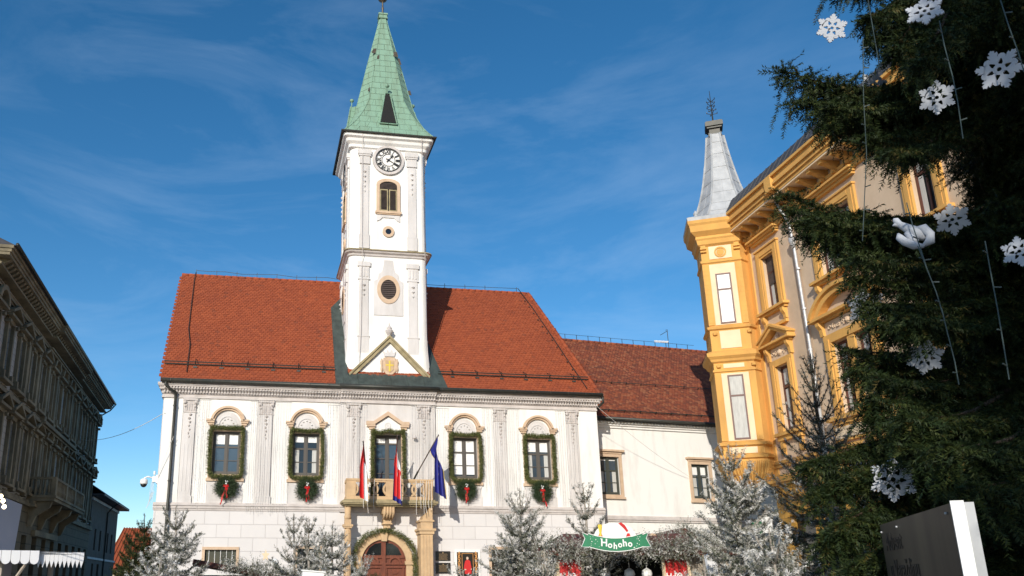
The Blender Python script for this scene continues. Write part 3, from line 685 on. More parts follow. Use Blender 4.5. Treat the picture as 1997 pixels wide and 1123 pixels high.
# ------------------------------------------------------------------ portal, balcony
b = MB(); y = -.16
b.band(5.86, 2.42, 1.02, 1.34, -.20, -.07, 0, PI, 24, sz=1.0); b.box(4.52, 4.84, -.2, -.07, 0, 2.42); b.box(6.88, 7.2, -.2, -.07, 0, 2.42)
b.box(4.46, 4.90, -.27, -.07, 2.34, 2.5); b.box(6.82, 7.26, -.27, -.07, 2.34, 2.5)
b.prism([(5.74, 3.36), (5.98, 3.36), (6.05, 3.92), (5.67, 3.92)], -.30, -.07)
po = b.build('portal_surround', M['sand'], th)
b = MB(); b.prism([(4.84, 0), (6.88, 0)]+[(5.86+1.02*math.cos(t), 2.42+1.02*math.sin(t)) for t in [PI*i/20 for i in range(21)]], -.10, -.085); dr = b.build('door', M['wood'], th)
b = MB()
for sx in (-1, 1):
    c = 5.86+sx*.50
    b.box(c-.44, c-.34, -.16, -.101, .1, 2.2); b.box(c+.34, c+.44, -.16, -.101, .1, 2.2); b.box(c-.46, c+.46, -.18, -.101, 2.2, 2.30); b.box(c-.40, c+.40, -.15, -.101, 1.75, 1.85)
    b.band(c, 2.42, .20, .29, -.19, -.101, n=14); b.box(c-.43, c+.43, -.19, -.101, 2.34, 2.42); b.disc(c, 2.02, .10, -.14, -.101, 14, sx=1.6)
b.box(5.78, 5.94, -.20, -.101, .1, 3.38); b.box(4.9, 6.82, -.17, -.101, 2.62, 2.70); b.build('panelling', M['wood'], dr)
for sx in (-1, 1):
    c = 5.86+sx*.50; B(c-.24, c+.24, -.115, -.101, .9, 1.72).build('pane', M['glassd'], dr)
    b = MB(); b.prism([(5.86+sx*.12, 2.76), (5.86+sx*.12, 3.30), (5.86+sx*.4, 3.26), (5.86+sx*.66, 3.08), (5.86+sx*.82, 2.76)], -.115, -.101); b.build('pane', M['glassd'], dr)
# balcony (slab, posts, pierced balustrade), columns and console
b = MB(); yf = -1.0
b.box(3.90, 8.14, yf-.08, -.10, 4.93, 4.99); b.box(3.84, 8.20, yf-.14, -.10, 4.99, 5.09); b.box(3.95, 8.09, yf-.02, -.10, 5.09, 5.16); b.box(4.0, 8.04, yf+.05, -.10, 4.86, 4.93)
bs = b.build('balcony_slab', M['sandd'], th)
b = MB(); ya, yb_ = yf+.02, yf+.20
b.box(4.02, 8.02, ya-.03, yb_+.03, 6.0, 6.08); b.box(4.04, 8.0, ya, yb_, 5.93, 6.0); b.box(4.04, 8.0, ya-.01, yb_, 5.16, 5.30)
for x0, x1 in ((4.04, 4.46), (5.82, 6.22), (7.58, 8.0)): b.box(x0, x1, ya-.02, yb_, 5.30, 5.93)
for xa in (4.04, 7.82): b.box(xa, xa+.18, yb_+.001, -.1, 5.161, 5.30); b.box(xa, xa+.18, yb_+.001, -.1, 5.93, 6.06)
for xa in (4.04, 7.82):
    for j in range(3): b.box(xa+.03, xa+.15, yb_+.08+j*.24, yb_+.2+j*.24, 5.30, 5.93)
for x0, x1 in ((4.46, 5.82), (6.22, 7.58)):
    n = 3; p = (x1-x0)/n
    for j in range(n+1):
        cx = x0+p*j
        for sx in (-1, 1):
            if (j == 0 and sx < 0) or (j == n and sx > 0): continue
            s0 = len(b.v); b.band(0, 0, .24, .32, ya+.02+.01*(sx > 0), yb_-.03-.01*(sx > 0), -PI/2*.86, PI/2*.86, 10, sx=1); 
            Mx = TR(cx-sx*.19, 0, 5.615) @ Matrix.Diagonal((sx, 1, 1, 1)); b.xform(Mx, s0)
b.build('balustrade', M['sand'], bs)
b = MB(); b.smooth = True
b.lathe([(.16, 0), (.17, .3), (.15, .35), (.15, 3.3), (.14, 3.9)], (4.14, yf+.28, 0), 14); b.lathe([(.14, 4.28), (.17, 4.40), (.14, 4.46), (.15, 4.86)], (4.14, yf+.28, 0), 14); b.smooth = False
b.box(3.96, 4.32, yf+.1, yf+.46, 3.9, 3.96); b.box(3.92, 4.36, yf+.06, yf+.50, 3.96, 4.06); b.box(4.0, 4.28, yf+.14, yf+.42, 4.06, 4.28)
for j in range(7): t = PI+PI*j/6; b.tube([(4.14+.152*math.cos(t), yf+.28+.152*math.sin(t), .4), (4.14+.148*math.cos(t), yf+.28+.148*math.sin(t), 3.8)], .012, 4)
b.build('column', M['sand'], th)
b = MB()
b.box(7.42, 7.98, yf+.1, -.08, 0, 3.66); 
for j in range(4): b.box(7.46+j*.14, 7.54+j*.14, yf+.07, yf+.1, .4, 3.6)
b.box(7.36, 8.04, yf+.04, -.08, 3.66, 3.80); b.box(7.30, 8.10, yf-.02, -.08, 3.80, 3.90); b.box(7.42, 7.98, yf+.1, -.08, 3.90, 4.2); b.box(7.36, 8.04, yf+.05, -.08, 4.2, 4.28)
b.prism([(7.5, 4.28), (7.98, 4.28), (7.98, 4.86), (7.86, 4.84), (7.74, 4.60), (7.56, 4.44)], yf+.12, -.08)
b.build('column', M['sand'], th, label='broad twin pilaster right of the door')
b = MB()
for j in range(4): b.smooth = True; b.tube([(5.80+j*.13, yf+.15, 4.86), (5.80+j*.13, yf+.12, 4.60), (5.80+j*.13, yf+.30, 4.42), (5.82+j*.12, -.15, 4.30)], [.062, .068, .06, .05], 8)
b.smooth = False; b.box(5.72, 6.26, yf+.3, -.08, 4.55, 4.86); b.box(5.80, 6.16, -.45, -.08, 4.15, 4.55); b.box(5.76, 6.2, -.5, -.08, 4.10, 4.16); b.box(5.84, 6.12, -.38, -.08, 3.93, 4.10); b.build('console', M['sand'], th)
# ================================================================== SIDE WING to the right of the hall
wa = math.atan2(1.05, 8.5)
wg = thing('side_wing', 'low white wing with weathered brown tile roof right of the tall hall', 'building', (16.6, 39.9, 0), wa)
b = MB().use(M['white']); LW = 15.0
wops = [(.72, 1.92, 5.85, 7.78), (6.25, 7.35, 5.78, 7.58)]
b.grid_wall(0, LW, 0, 9.6, 0, .3, wops)
b.add([(LW,0,0),(LW,0,9.6),(LW,12,9.6),(LW,12,0)], [(3,2,1,0)]); b.add([(0,12,0),(LW,12,0),(LW,12,9.6),(0,12,9.6)], [(0,1,2,3)]); b.add([(LW,0,9.5),(LW,12,9.5),(LW,6.2,15.8)], [(0,1,2)])
b.build('wall', parent=wg); B(.3, LW-.3, .5, 11.5, .2, 9.3).build('interior_core', M['dark'], wg)
b = MB()
for z0, z1, d in ((9.30, 9.42, .08), (9.42, 9.52, .16), (9.52, 9.60, .24)): b.box(0, LW, -d, .01, z0, z1)
x = .3
while x < LW: b.box(x, x+.09, -.30, -.241, 9.52, 9.60); x += .2
b.build('cornice', M['white'], wg)
b = MB()
for z0, z1, d in ((4.50, 4.60, .07), (4.60, 4.72, .12), (4.72, 4.80, .08)): b.box(0, LW, -d, .01, z0, z1)
b.build('string_course', M['trim'], wg)
b = MB(); b.box(0, LW+.2, -.42, .1, 9.601, 9.70); b.smooth = True; b.tube([(.2, -.50, 9.72), (LW+.2, -.50, 9.70)], .085, 8); b.build('gutter', M['gutter'], wg)
wl = math.hypot(6.6, 6.2); ws = (0, 6.6/wl, 6.2/wl); wn = (0, -6.2/wl, 6.6/wl)
b = MB(); b.add([(-2.5,-.4,9.7),(LW,-.4,9.7),(LW,6.2,15.9),(-2.5,6.2,15.9)], [(0,1,2,3)]); b.add([(-2.5,12.8,9.7),(LW,12.8,9.7),(LW,6.2,15.9),(-2.5,6.2,15.9)], [(3,2,1,0)])
wr = b.build('roof', M['tileold'], wg)
b = MB(); clay_tiles(b, (-2.5, -.42, 9.70), (1,0,0), ws, wn, wl, lambda s: 0, lambda s: LW+2.5, ex=.155, w=.19)
b.build('clay_tiles', M['tileold'], wr)
b = MB(); b.smooth = True
for i in range(44): x = -2.3+i*.39; b.tube([(x, 6.2, 15.93), (x+.43, 6.2, 15.93)], [.12, .10], 8)
b.build('ridge_tiles', M['tileold'], wr)
b = MB()
def onw(x, t, h=0): return (x, -.4+6.6*t+wn[1]*h, 9.7+6.2*t+wn[2]*h)
b.tube([onw(-1.0, .42, .16), onw(3, .415, .15), onw(7, .42, .17), onw(13, .42, .15)], .022, 5); b.tube([onw(0, .075, .14), onw(14, .075, .14)], .03, 5)
for i in range(16): x = -.5+i*.95; b.tube([onw(x, .42, 0), onw(x, .42, .2)], .022, 4); b.tube([onw(x+.2, .075, 0), onw(x+.2, .075, .2)], .03, 4)
b.tube([(-2.2, 6.2, 16.32), (12, 6.2, 16.32)], .012, 4)
for i in range(18): x = -2.1+i*.8; b.tube([(x, 6.2, 15.9), (x, 6.2, 16.34)], .018, 4)
b.build('snow_guard', M['gutter'], wr)
for i, (xa, xb, z0, z1) in enumerate(wops):
    w = casement(wg, xb-xa-.04, z1-z0-.02, (.30, 0, 0) if i else (0.12, -.03, -.03), fr='wframeg', glass='glass'); place(w, (xa+xb)/2, 0, z0+.01)
    q = MB(); W2 = (xb-xa)/2
    for sx in (-1, 1): q.box(sx*(W2-.36), sx*(W2-.14), .117, .1205, .12, 1.2)
    q.build('curtain', M['curtain'], w)
    s = MB(); c = (xa+xb)/2; s.box(c-W2-.16, c-W2, -.08, 0, z0-.12, z1+.16); s.box(c+W2, c+W2+.16, -.08, 0, z0-.12, z1+.16); s.box(c-W2, c+W2, -.08, 0, z1, z1+.16); s.box(c-W2-.2, c+W2+.2, -.14, 0, z0-.22, z0-.121)
    s.box(c-W2-.16, c+W2+.16, -.12, 0, z1+.161, z1+.26); s.box(c-W2-.28, c+W2+.28, -.22, 0, z1+.261, z1+.36); s.box(c-W2, c+W2, -.07, .3, z0-.12, z0); s.build('window_surround', M['sandp'], wg)
an = thing('roof_aerial', 'thin bent aerial with white crossbar on the brown tiled roof ridge', 'aerial', (25.7, 47.0, 15.9))
b = MB(); b.tube([(0,0,0), (0,0,1.25), (-.1,0,1.2)], .022, 5); b.tube([(0,0,1.15), (-.5,0,.85)], .018, 5); b.build('mast', M['gutter'], an)
b = MB(); b.box(-.95, .0, -.03, .03, .42, .47); b.box(-.93, -.02, -.02, .02, .36, .39); b.build('crossbar', M['plast'], an)

# ================================================================== YELLOW CORNER HOUSE
YC = Vector((22.851, 33.731, 0)); ya = 0.066512
yaw_l = math.atan2(-math.cos(ya), -math.sin(ya))          # local x points towards the camera along the facade
yb_ = thing('corner_house', 'tall beige and ochre yellow house with corner oriel and grey spirelet', 'house', YC, yaw_l)
LY = 34.0
bays = [('n', 1.72), ('w', 6.55), ('n', 11.4), ('n', 15.2), ('w', 20.0), ('n', 24.8)]
ops = []
for k, x in bays:
    if k == 'n': ops += [(x-.5, x+.5, 13.58, 16.02), (x-.48, x+.48, 7.95, 10.8)]
    else: ops += [(x-1.12, x+1.12, 13.55, 15.98), (x-1.15, x-.2, 7.85, 10.75), (x+.2, x+1.15, 7.85, 10.75)]
b = MB(); b.grid_wall(0, LY, 5.6, 17.7, 0, .35, ops); b.add([(0,0,0),(0,0,17.9),(0,12,17.9),(0,12,0)], [(0,1,2,3)]); b.add([(LY,0,0),(LY,0,17.9),(LY,12,17.9),(LY,12,0)], [(3,2,1,0)]); b.add([(0,12,0),(LY,12,0),(LY,12,17.9),(0,12,17.9)], [(3,2,1,0)])
b.add([(0,0,17.7),(LY,0,17.7),(LY,12,17.7),(0,12,17.7)], [(0,1,2,3)])
b.build('wall', M['beige'], yb_); B(.4, LY-.4, .5, 11.5, .2, 17.5).build('interior_core', M['dark'], yb_)
gops = [(x-.9, x+.9, .6, 4.3) for k, x in bays]
b = MB(); b.grid_wall(0, LY, 0, 5.6, -.12, .4, gops); b.add([(0,-.12,0),(0,-.12,5.6),(0,0,5.6),(0,0,0)], [(0,1,2,3)])
b.build('ground_floor_wall', mat('ochre_ashlar', (.60, .32, .06), .85, (.50, .26, .05), 2, brick=(.9, .42, .02, (.28, .15, .04))), yb_)
b = MB(); b.box(-.05, LY, -.30, .02, 5.62, 5.72); b.box(-.05, LY, -.42, .02, 5.72, 5.86); b.box(-.05, LY, -.26, .02, 5.86, 6.05); b.box(-.03, LY, -.16, .02, 6.55, 6.68); b.box(-.03, LY, -.10, .02, 6.4, 6.55); b.build('string_course', M['yellow'], yb_)
for k, x in bays:
    b = MB(); b.box(x-.9, x+.9, .2, .26, .6, 4.3); b.build('ground_floor_window', M['lbg'], yb_)
# eaves cornice and brackets
b = MB(); b.box(-.1, LY, -.10, .02, 17.0, 17.25); b.box(-.1, LY, -.16, .02, 17.25, 17.40)
b.box(-.15, LY, -.92, .02, 17.80, 17.95); b.box(-.2, LY, -1.00, .02, 17.95, 18.12); b.box(-.2, LY, -1.10, .02, 18.12, 18.22); b.box(-.2, LY, -1.02, .02, 18.22, 18.5); b.box(-.2, LY, -1.14, .02, 18.5, 18.62)
b.box(4.0, 4.5, -1.16, .02, 17.90, 18.58)
b.build('eaves_cornice', M['yellow'], yb_)
b = MB(); b.box(-.1, LY, -.90, .01, 17.72, 17.79); b.build('soffit', M['cream'], yb_)
b = MB(); b.prism([(-.001, .04), (-.18, .0), (-.28, .08), (-.60, .22), (-.80, .26), (-.82, .375), (-.001, .375)], -.11, .11, axis='x'); b.box(-.07, .07, -.34, -.17, -.14, .0)
many('eaves_bracket', b, M['yellow'], yb_, [(.35+.78*i, 0, 17.34) for i in range(43)])
# windows
def yellow_window(x, z0, w, h, blind=0, kind='top'):
    hw = w/2; f = MB(); y = .2
    f.box(-hw, -hw+.09, y-.05, y+.05, 0, h); f.box(hw-.09, hw, y-.05, y+.05, 0, h); f.box(-hw+.09, hw-.09, y-.05, y+.05, 0, .09); f.box(-hw+.09, hw-.09, y-.05, y+.05, h-.09, h)
    f.box(-hw+.09, hw-.09, y-.06, y+.04, h*.66, h*.66+.10); f.box(-.04, .04, y-.045, y+.045, .09, h*.66)
    if w > 1.5:
        for s in (-1, 1): f.box(s*hw*.5-.05, s*hw*.5+.05, y-.055, y+.045, .09, h-.09)
    o = f.build('window', M['brownf'], yb_, (x, 0, z0))
    B(-hw+.06, hw-.06, y, y+.01, .05, h-.05).build('pane', M['glassd'], o)
    c = MB()
    for s in (-1, 1): c.box(s*(hw-.10), s*(hw*.35), y-.012, y-.003, .1, h*.64)
    for s in (-1, 1): c.box(s*(hw-.10), s*.06, y-.012, y-.003, h*.72, h-.1)
    c.build('curtain', M['curtain'], o)
    if blind: B(-hw+.08, hw-.08, y-.06, y-.051, h*(1-blind), h-.04).build('roller_shutter', M['louvre'], o)
    return o
def ysur_top(x, w):
    """upper floor surround: frame, hood, sill and apron panel"""
    hw = w/2; s = MB()
    for sx in (-1, 1): s.box(x+sx*hw, x+sx*(hw+.42), -.10, 0, 13.45, 16.40); s.box(x+sx*(hw+.08), x+sx*(hw+.30), -.13, -.101, 13.5, 16.30)
    s.box(x-hw, x+hw, -.10, 0, 16.0, 16.40); s.box(x-hw-.05, x+hw+.05, -.14, -.101, 16.1, 16.3)
    s.box(x-hw-.46, x+hw+.46, -.16, 0, 16.401, 16.48)
    s.box(x-hw-.55, x+hw+.55, -.16, 0, 16.78, 16.88); s.box(x-hw-.62, x+hw+.62, -.26, 0, 16.881, 16.97); s.box(x-hw-.70, x+hw+.70, -.36, 0, 16.971, 17.06)
    s.box(x-hw-.62, x+hw+.62, -.30, 0, 13.33, 13.449); s.box(x-hw-.5, x+hw+.5, -.18, .3, 13.22, 13.329)
    s.box(x-hw-.40, x+hw+.40, -.14, 0, 12.55, 12.68)
    for sx in (-1, 1): s.prism([(0, 12.70), (-.10, 12.72), (-.12, 12.9), (-.22, 13.05), (-.24, 13.21), (0, 13.21)], x+sx*(hw+.30)-.10, x+sx*(hw+.30)+.10, axis='x')
    s.build('window_surround', M['yellow'], yb_)
def relief(s, x0, x1, z, y, n):
    for i in range(n):
        t = (i+.5)/n; cx = x0+(x1-x0)*t; r = .11; a = i*1.7
        s.tube([(cx+r*math.cos(a+q*.9)*(1-q*.11), y-.02, z+r*math.sin(a+q*.9)*(1-q*.11)) for q in range(8)], [.035-.003*q for q in range(8)], 5)
    s.lathe([(.02, -.14), (.11, -.05), (.12, .06), (.02, .15)], ((x0+x1)/2, y, z), 8)
for k, x in bays:
    if k == 'n':
        yellow_window(x, 13.60, .98, 2.40, .55 if x < 3 else 0); ysur_top(x, 1.0); yellow_window(x, 7.97, .94, 2.80)
        s = MB()
        for sx in (-1, 1):
            s.box(x+sx*.48, x+sx*.86, -.12, 0, 7.85, 11.1); s.box(x+sx*.56, x+sx*.78, -.16, -.121, 8.2, 10.9); s.prism([(0, 11.1), (-.14, 11.12), (-.17, 11.4), (-.28, 11.55), (-.30, 11.68), (0, 11.68)], x+sx*.85-.09, x+sx*.85+.09, axis='x')
            s.prism([(x+sx*1.18, 11.86), (x+sx*1.18, 12.0), (x, 12.58), (x, 12.42)], -.36, -.0)
            s.prism([(x+sx*1.24, 12.0), (x+sx*1.26, 12.07), (x, 12.70), (x, 12.585)], -.44, -.0)
        s.box(x-.48, x+.48, -.12, 0, 10.8, 11.1); s.box(x-1.02, x+1.02, -.20, 0, 11.68, 11.78); s.box(x-1.22, x+1.22, -.38, 0, 11.78, 11.88)
        s.box(x-1.0, x+1.0, -.28, 0, 7.70, 7.84); s.box(x-.9, x+.9, -.18, .3, 7.5, 7.699)
        for q in range(2): s.box(x-.8+q*1.4, x-.6+q*1.4, -.14, 0, 6.9, 7.49)
        o = s.build('window_surround', M['yellow'], yb_)
        s = MB(); s.box(x-.85, x+.85, -.05, 0, 11.1, 11.66); relief(s, x-.7, x+.7, 11.38, -.06, 5); s.prism([(x-.9, 11.9), (x+.9, 11.9), (x, 12.36)], -.06, 0); relief(s, x-.2, x+.2, 12.05, -.07, 2); s.build('relief', M['beige'], o)
    else:
        yellow_window(x, 13.57, 2.2, 2.38, 0); ysur_top(x, 2.24)
        for sx in (-1, 1): yellow_window(x+sx*.675, 7.87, .92, 2.85)
        s = MB()
        for sx in (-1, 1):
            s.box(x+sx*1.15, x+sx*1.60, -.14, 0, 7.8, 11.1); s.box(x+sx*1.24, x+sx*1.5, -.19, -.141, 8.1, 10.9); s.prism([(0, 11.1), (-.16, 11.12), (-.2, 11.4), (-.32, 11.55), (-.34, 11.68), (0, 11.68)], x+sx*1.6-.11, x+sx*1.6+.11, axis='x')
        s.box(x-.2, x+.2, -.10, .3, 7.86, 10.75); s.box(x-1.15, x+1.15, -.14, 0, 10.75, 11.1)
        s.box(x-1.85, x+1.85, -.22, 0, 11.66, 11.76); s.box(x-2.05, x+2.05, -.42, 0, 11.76, 11.88)
        s.band(x, 11.0, 1.62, 1.85, -.34, 0, a0=.56, a1=PI-.56, n=18, sx=1.12, sz=.95); s.band(x, 11.0, 1.86, 2.02, -.46, 0, a0=.50, a1=PI-.50, n=18, sx=1.12, sz=.95)
        s.box(x-1.9, x+1.9, -.34, 0, 7.62, 7.78); s.box(x-1.7, x+1.7, -.22, .3, 7.45, 7.619); s.box(x-1.75, x+1.75, -.16, 0, 6.8, 7.44)
        o = s.build('window_surround', M['yellow'], yb_)
        s = MB(); s.box(x-1.5, x+1.5, -.06, 0, 11.1, 11.64); relief(s, x-1.3, x+1.3, 11.37, -.07, 9); s.build('relief', M['beige'], o)
        s = MB(); s.box(x-1.65, x+1.65, -.19, -.161, 6.9, 7.35); s.build('relief', M['cream'], o)
# quoin strip by the oriel, downpipe
B(.0, .34, -.06, 0, 6.1, 17.0).build('corner_strip', M['yellow'], yb_)
b = MB(); b.smooth = True; b.tube([(3.75, -.55, 17.7), (3.78, -.35, 17.2), (3.86, -.14, 16.6), (3.95, -.14, 15.6), (4.05, -.14, 10.3), (4.05, -.14, .3)], .07, 8); b.lathe([(.07, -.35), (.16, 0), (.16, .15)], (3.93, -.16, 15.75), 8); b.smooth = False
for z in (14.4, 12.6, 10.8, 8.8): b.tube([(4.02, -.14, z), (4.02, -.14, z+.08)], .09, 8)
b.build('downpipe', M['steel'], yb_)
# roof
b = MB(); b.add([(-.2,-1.10,18.63),(LY,-1.10,18.63),(LY,-.62,19.45),(-.2,-.62,19.45)], [(0,1,2,3)]); b.add([(-.2,-.62,19.45),(LY,-.62,19.45),(LY,6,22.0),(1.2,6,22.0)], [(0,1,2,3)]); b.add([(-.2,-1.10,18.63),(-.2,-.62,19.45),(1.2,6,22.0),(-.2,12.5,18.64)], [(0,1,2,3)]); b.add([(-.2,-1.12,18.64),(LY,-1.12,18.64),(LY,6,21.6),(1.2,6,21.6)], [(0,1,2,3)]); b.add([(-.2,-1.12,18.64),(1.2,6,21.6),(-.2,12.5,18.64)], [(0,1,2)]); b.add([(-.2,12.5,18.64),(1.2,6,21.6),(LY,6,21.6),(LY,12.5,18.64)], [(0,1,2,3)]); b.box(-.2, LY, -1.12, 12.5, 18.621, 18.635)
for i in range(70): b.tube([(.0+i*.5, -1.10, 18.66), (.0+i*.5, -.62, 19.47)], .02, 3)
b.build('roof', M['slate'], yb_)
# oriel: world points A', A, B, C turned to the local frame
yi = (Matrix.Translation(YC) @ Matrix.Rotation(yaw_l, 4, 'Z')).inverted()
def yl(x, y): q = yi @ Vector((x, y, 0)); return (q.x, q.y)
A, Bp, Cp = (20.785, 34.30), (22.309, 33.466), (22.851, 33.731)
A2 = (A[0]+1.7*math.sin(rad(24)), A[1]+1.7*math.cos(rad(24))); C2 = (23.3, 36.6)
CEN = (22.05, 35.0)
def opoly(off):
    pts = [A2, A, Bp, Cp, C2]; out = []
    for i, p in enumerate(pts):
        # offset outwards along the mitre of neighbouring edges
        q0, q1 = pts[i-1], pts[(i+1) % 5]
        def nrm(a, b_): dx, dy = b_[0]-a[0], b_[1]-a[1]; l = math.hypot(dx, dy); return (dy/l, -dx/l)
        n0, n1 = nrm(q0, p), nrm(p, q1); mx, my = n0[0]+n1[0], n0[1]+n1[1]; k = mx*n0[0]+my*n0[1]
        k = max(k, .5); out.append(yl(p[0]+mx/k*off, p[1]+my/k*off))
    return out
def oring(levels, mb=None):
    mb = mb or MB(); k = 5; vs = []
    for off, z in levels: vs += [(x, y, z) for x, y in opoly(off)]
    fs = [tuple(range(k-1, -1, -1)), tuple((len(levels)-1)*k+j for j in range(k))]
    for i in range(len(levels)-1):
        for j in range(k): fs.append((i*k+j, i*k+(j+1) % k, (i+1)*k+(j+1) % k, (i+1)*k+j))
    return mb.add(vs, fs)
ori = oring([(0, 7.0), (0, 18.3)]).build('oriel_wall', M['yellow'], yb_)
b = MB()
for l in ([(.02, 6.86), (.16, 6.9), (.20, 7.04), (.02, 7.1)], [(0, 7.42), (.13, 7.48), (.16, 7.60), (0, 7.66)], [(0, 10.9), (.06, 10.94), (.06, 11.02), (0, 11.06)], [(0, 11.35), (.10, 11.42), (.14, 11.52), (.26, 11.64), (.28, 11.80), (.0, 11.96)], [(0, 12.95), (.09, 13.0), (.12, 13.10), (0, 13.16)], [(0, 16.3), (.07, 16.36), (.07, 16.46), (0, 16.5)], [(0, 17.2), (.12, 17.3), (.15, 17.5), (.20, 17.58), (.18, 17.7), (.40, 17.9), (.44, 18.2), (.50, 18.3), (.52, 18.45), (0, 18.6)]):
    oring(l, MB()).build('oriel_moulding', M['yellow'], ori)
b = oring([(.50, 18.455), (.52, 18.62), (.4, 18.70)]).build('oriel_gutter', M['zinc'], ori)
# fluted bowl under the oriel
b = MB(); b.smooth = True; c = [sum(p[i] for p in opoly(0)[:4])/4 for i in (0, 1)]
oring([(.04, 6.88), (.10, 6.75), (.02, 6.5), (-.12, 6.2), (-.34, 5.92), (-.6, 5.75), (-.75, 5.66)], b); b.build('oriel_bowl', M['yellow'], ori)
b = MB()
for e in range(3):
    for t in np.linspace(.04, .96, 12):
        pts = []
        for off, z in [(.11, 6.76), (.06, 6.5), (-.08, 6.2), (-.30, 5.92), (-.55, 5.76)]:
            P = opoly(off); p, q = P[e], P[e+1]; pts.append((p[0]+(q[0]-p[0])*t, p[1]+(q[1]-p[1])*t, z))
        b.tube(pts, [.05, .05, .045, .035, .03], 5)
b.build('oriel_gadroon', M['yellow'], ori)
# front face of the oriel in its own frame
fx, fy = Bp[0]-A[0], Bp[1]-A[1]; fl = math.hypot(fx, fy); FA = math.atan2(fy, fx)
FM = yi @ Matrix.Translation((A[0], A[1], 0)) @ Matrix.Rotation(FA, 4, 'Z')
def face(mb, name, m, parent=ori): mb.xform(FM); return mb.build(name, M[m], parent)
fm = fl/2
q = MB(); q.box(.30, fl-.30, -.03, 0, 13.2, 16.25); q.box(.28, fl-.28, -.03, 0, 7.7, 10.85); q.box(.42, fl-.42, -.03, 0, 12.05, 12.9); q.box(.42, fl-.42, -.03, 0, 11.1, 11.3); q.box(.36, fl-.36, -.03, 0, 16.52, 17.18); q.box(.30, fl-.30, -.03, 0, 7.12, 7.40); face(q, 'cream_field', 'cream')
for z0, z1 in ((13.25, 15.75), (7.75, 10.75)):
    q = MB(); a, e = fm-.34, fm+.34; q.box(a, a+.07, -.07, -.031, z0, z1); q.box(e-.07, e, -.07, -.031, z0, z1); q.box(a+.07, e-.07, -.07, -.031, z0, z0+.07); q.box(a+.07, e-.07, -.07, -.031, z1-.07, z1); zz_ = z0+(z1-z0)*.66; q.box(a+.07, e-.07, -.075, -.031, zz_, zz_+.08)
    # window is a sub-part of the oriel: frame and panes in one mesh
    q2 = MB().use(M['brownf']); q2.v = q.v; q2.f = q.f; q2.m = [0]*len(q.f); q2.sm = q.sm
    q2.use(M['blind'] if z0 > 12 else M['curtain']); q2.box(a+.071, e-.071, -.05, -.0315, z0+.071, z1-.071); q2.xform(FM); q2.build('window', None, ori)  # blind white on the upper pane stands in for its sky reflection
for xx in (.12, fl-.12):
    q = MB()
    for z in (17.05, 16.9): q.box(xx-.14, xx+.14, -.12, .02, z, z+.08)
    q.box(xx-.11, xx+.11, -.09, .02, 17.14, 17.25)
    q.lathe([(.02, -.1), (.10, -.06), (.11, .04), (.02, .1)], (xx+.1, -.03, 12.78), 8); q.lathe([(.02, -.1), (.10, -.06), (.11, .04), (.02, .1)], (xx+.1, -.03, 11.2), 8)
    q.box(xx-.13, xx+.13, -.05, .0, 7.7, 10.88); q.box(xx-.13, xx+.13, -.05, 0, 13.2, 16.28)
    for k in range(12): q.box(xx-.135, xx+.135, -.056, -.045, 13.3+k*.24, 13.32+k*.24)
    face(q, 'oriel_pilaster', 'yellow')
q = MB(); q.band(fm, 16.85, .20, .27, -.07, -.03, 0, 2*PI, 20); q.disc(fm, 16.85, .17, -.06, -.03, 18)
face(q, 'roundel', 'yellow')
# spirelet
q = MB(); cen = (22.5, 34.60); base = 0.0
sp_prof = [(1.78, 18.66), (1.55, 18.95), (1.28, 19.45), (1.05, 20.1), (.86, 20.8), (.70, 21.6), (.56, 22.4), (.46, 23.1), (.40, 23.6)]
def hexr(r, z, n=6, ph=FA):
    return [tuple((yi @ Vector((cen[0]+r*math.cos(ph+2*PI*i/n), cen[1]+r*math.sin(ph+2*PI*i/n), z)))) for i in range(n)]
ph4 = FA+PI/4
for i in range(len(sp_prof)-1):
    a, e = sp_prof[i], sp_prof[i+1]; q.add(hexr(a[0]+.01, a[1]-.02, 6)+hexr(e[0], e[1], 6), [(j, (j+1) % 6, 6+(j+1) % 6, 6+j) for j in range(6)])
spl = q.build('spirelet', M['zinc'], yb_)
q = MB()
for j in range(6):
    q.tube([hexr(r+.02, z, 6)[j] for r, z in sp_prof], .045, 5)
for r, z in sp_prof[1:]: 
    h = hexr(r+.012, z, 6); q.tube(h+[h[0]], .010, 4)
for j in range(6):
    q.tube([tuple((Vector(hexr(r+.005, z, 6)[j])*(.5+.0)+Vector(hexr(r+.005, z, 6)[(j+1) % 6])*.5)) for r, z in sp_prof[:5]], .010, 4)
q.build('seam', M['zinc'], spl)
q = MB()
def blk(r, z0, z1): q.add(hexr(r, z0, 4, ph4)+hexr(r, z1, 4, ph4), [(0,1,5,4),(1,2,6,5),(2,3,7,6),(3,0,4,7),(3,2,1,0),(4,5,6,7)])
blk(.44, 23.5, 23.7); blk(.36, 23.7, 23.95); blk(.50, 23.95, 24.05); blk(.60, 24.05, 24.28); blk(.54, 24.28, 24.34); q.build('spirelet_cap', M['gutter'], spl)
q = MB(); cx_, cy_ = yl(*cen); q.tube([(cx_, cy_, 24.3), (cx_, cy_, 26.3)], [.045, .012], 5)
for z in (24.95, 25.2, 25.45, 25.7):
    for t in range(4):
        a = t*PI/2+z; r = .26-.05*(z-24.9); q.tube([(cx_, cy_, z-.05), (cx_+r*math.cos(a), cy_+r*math.sin(a), z), (cx_+r*1.05*math.cos(a), cy_+r*1.05*math.sin(a), z+.09)], .017, 4); q.lathe([(.005, -.03), (.035, 0), (.005, .03)], (cx_+r*math.cos(a), cy_+r*math.sin(a), z+.02), 5)
q.build('iron_finial', M['gutter'], spl)
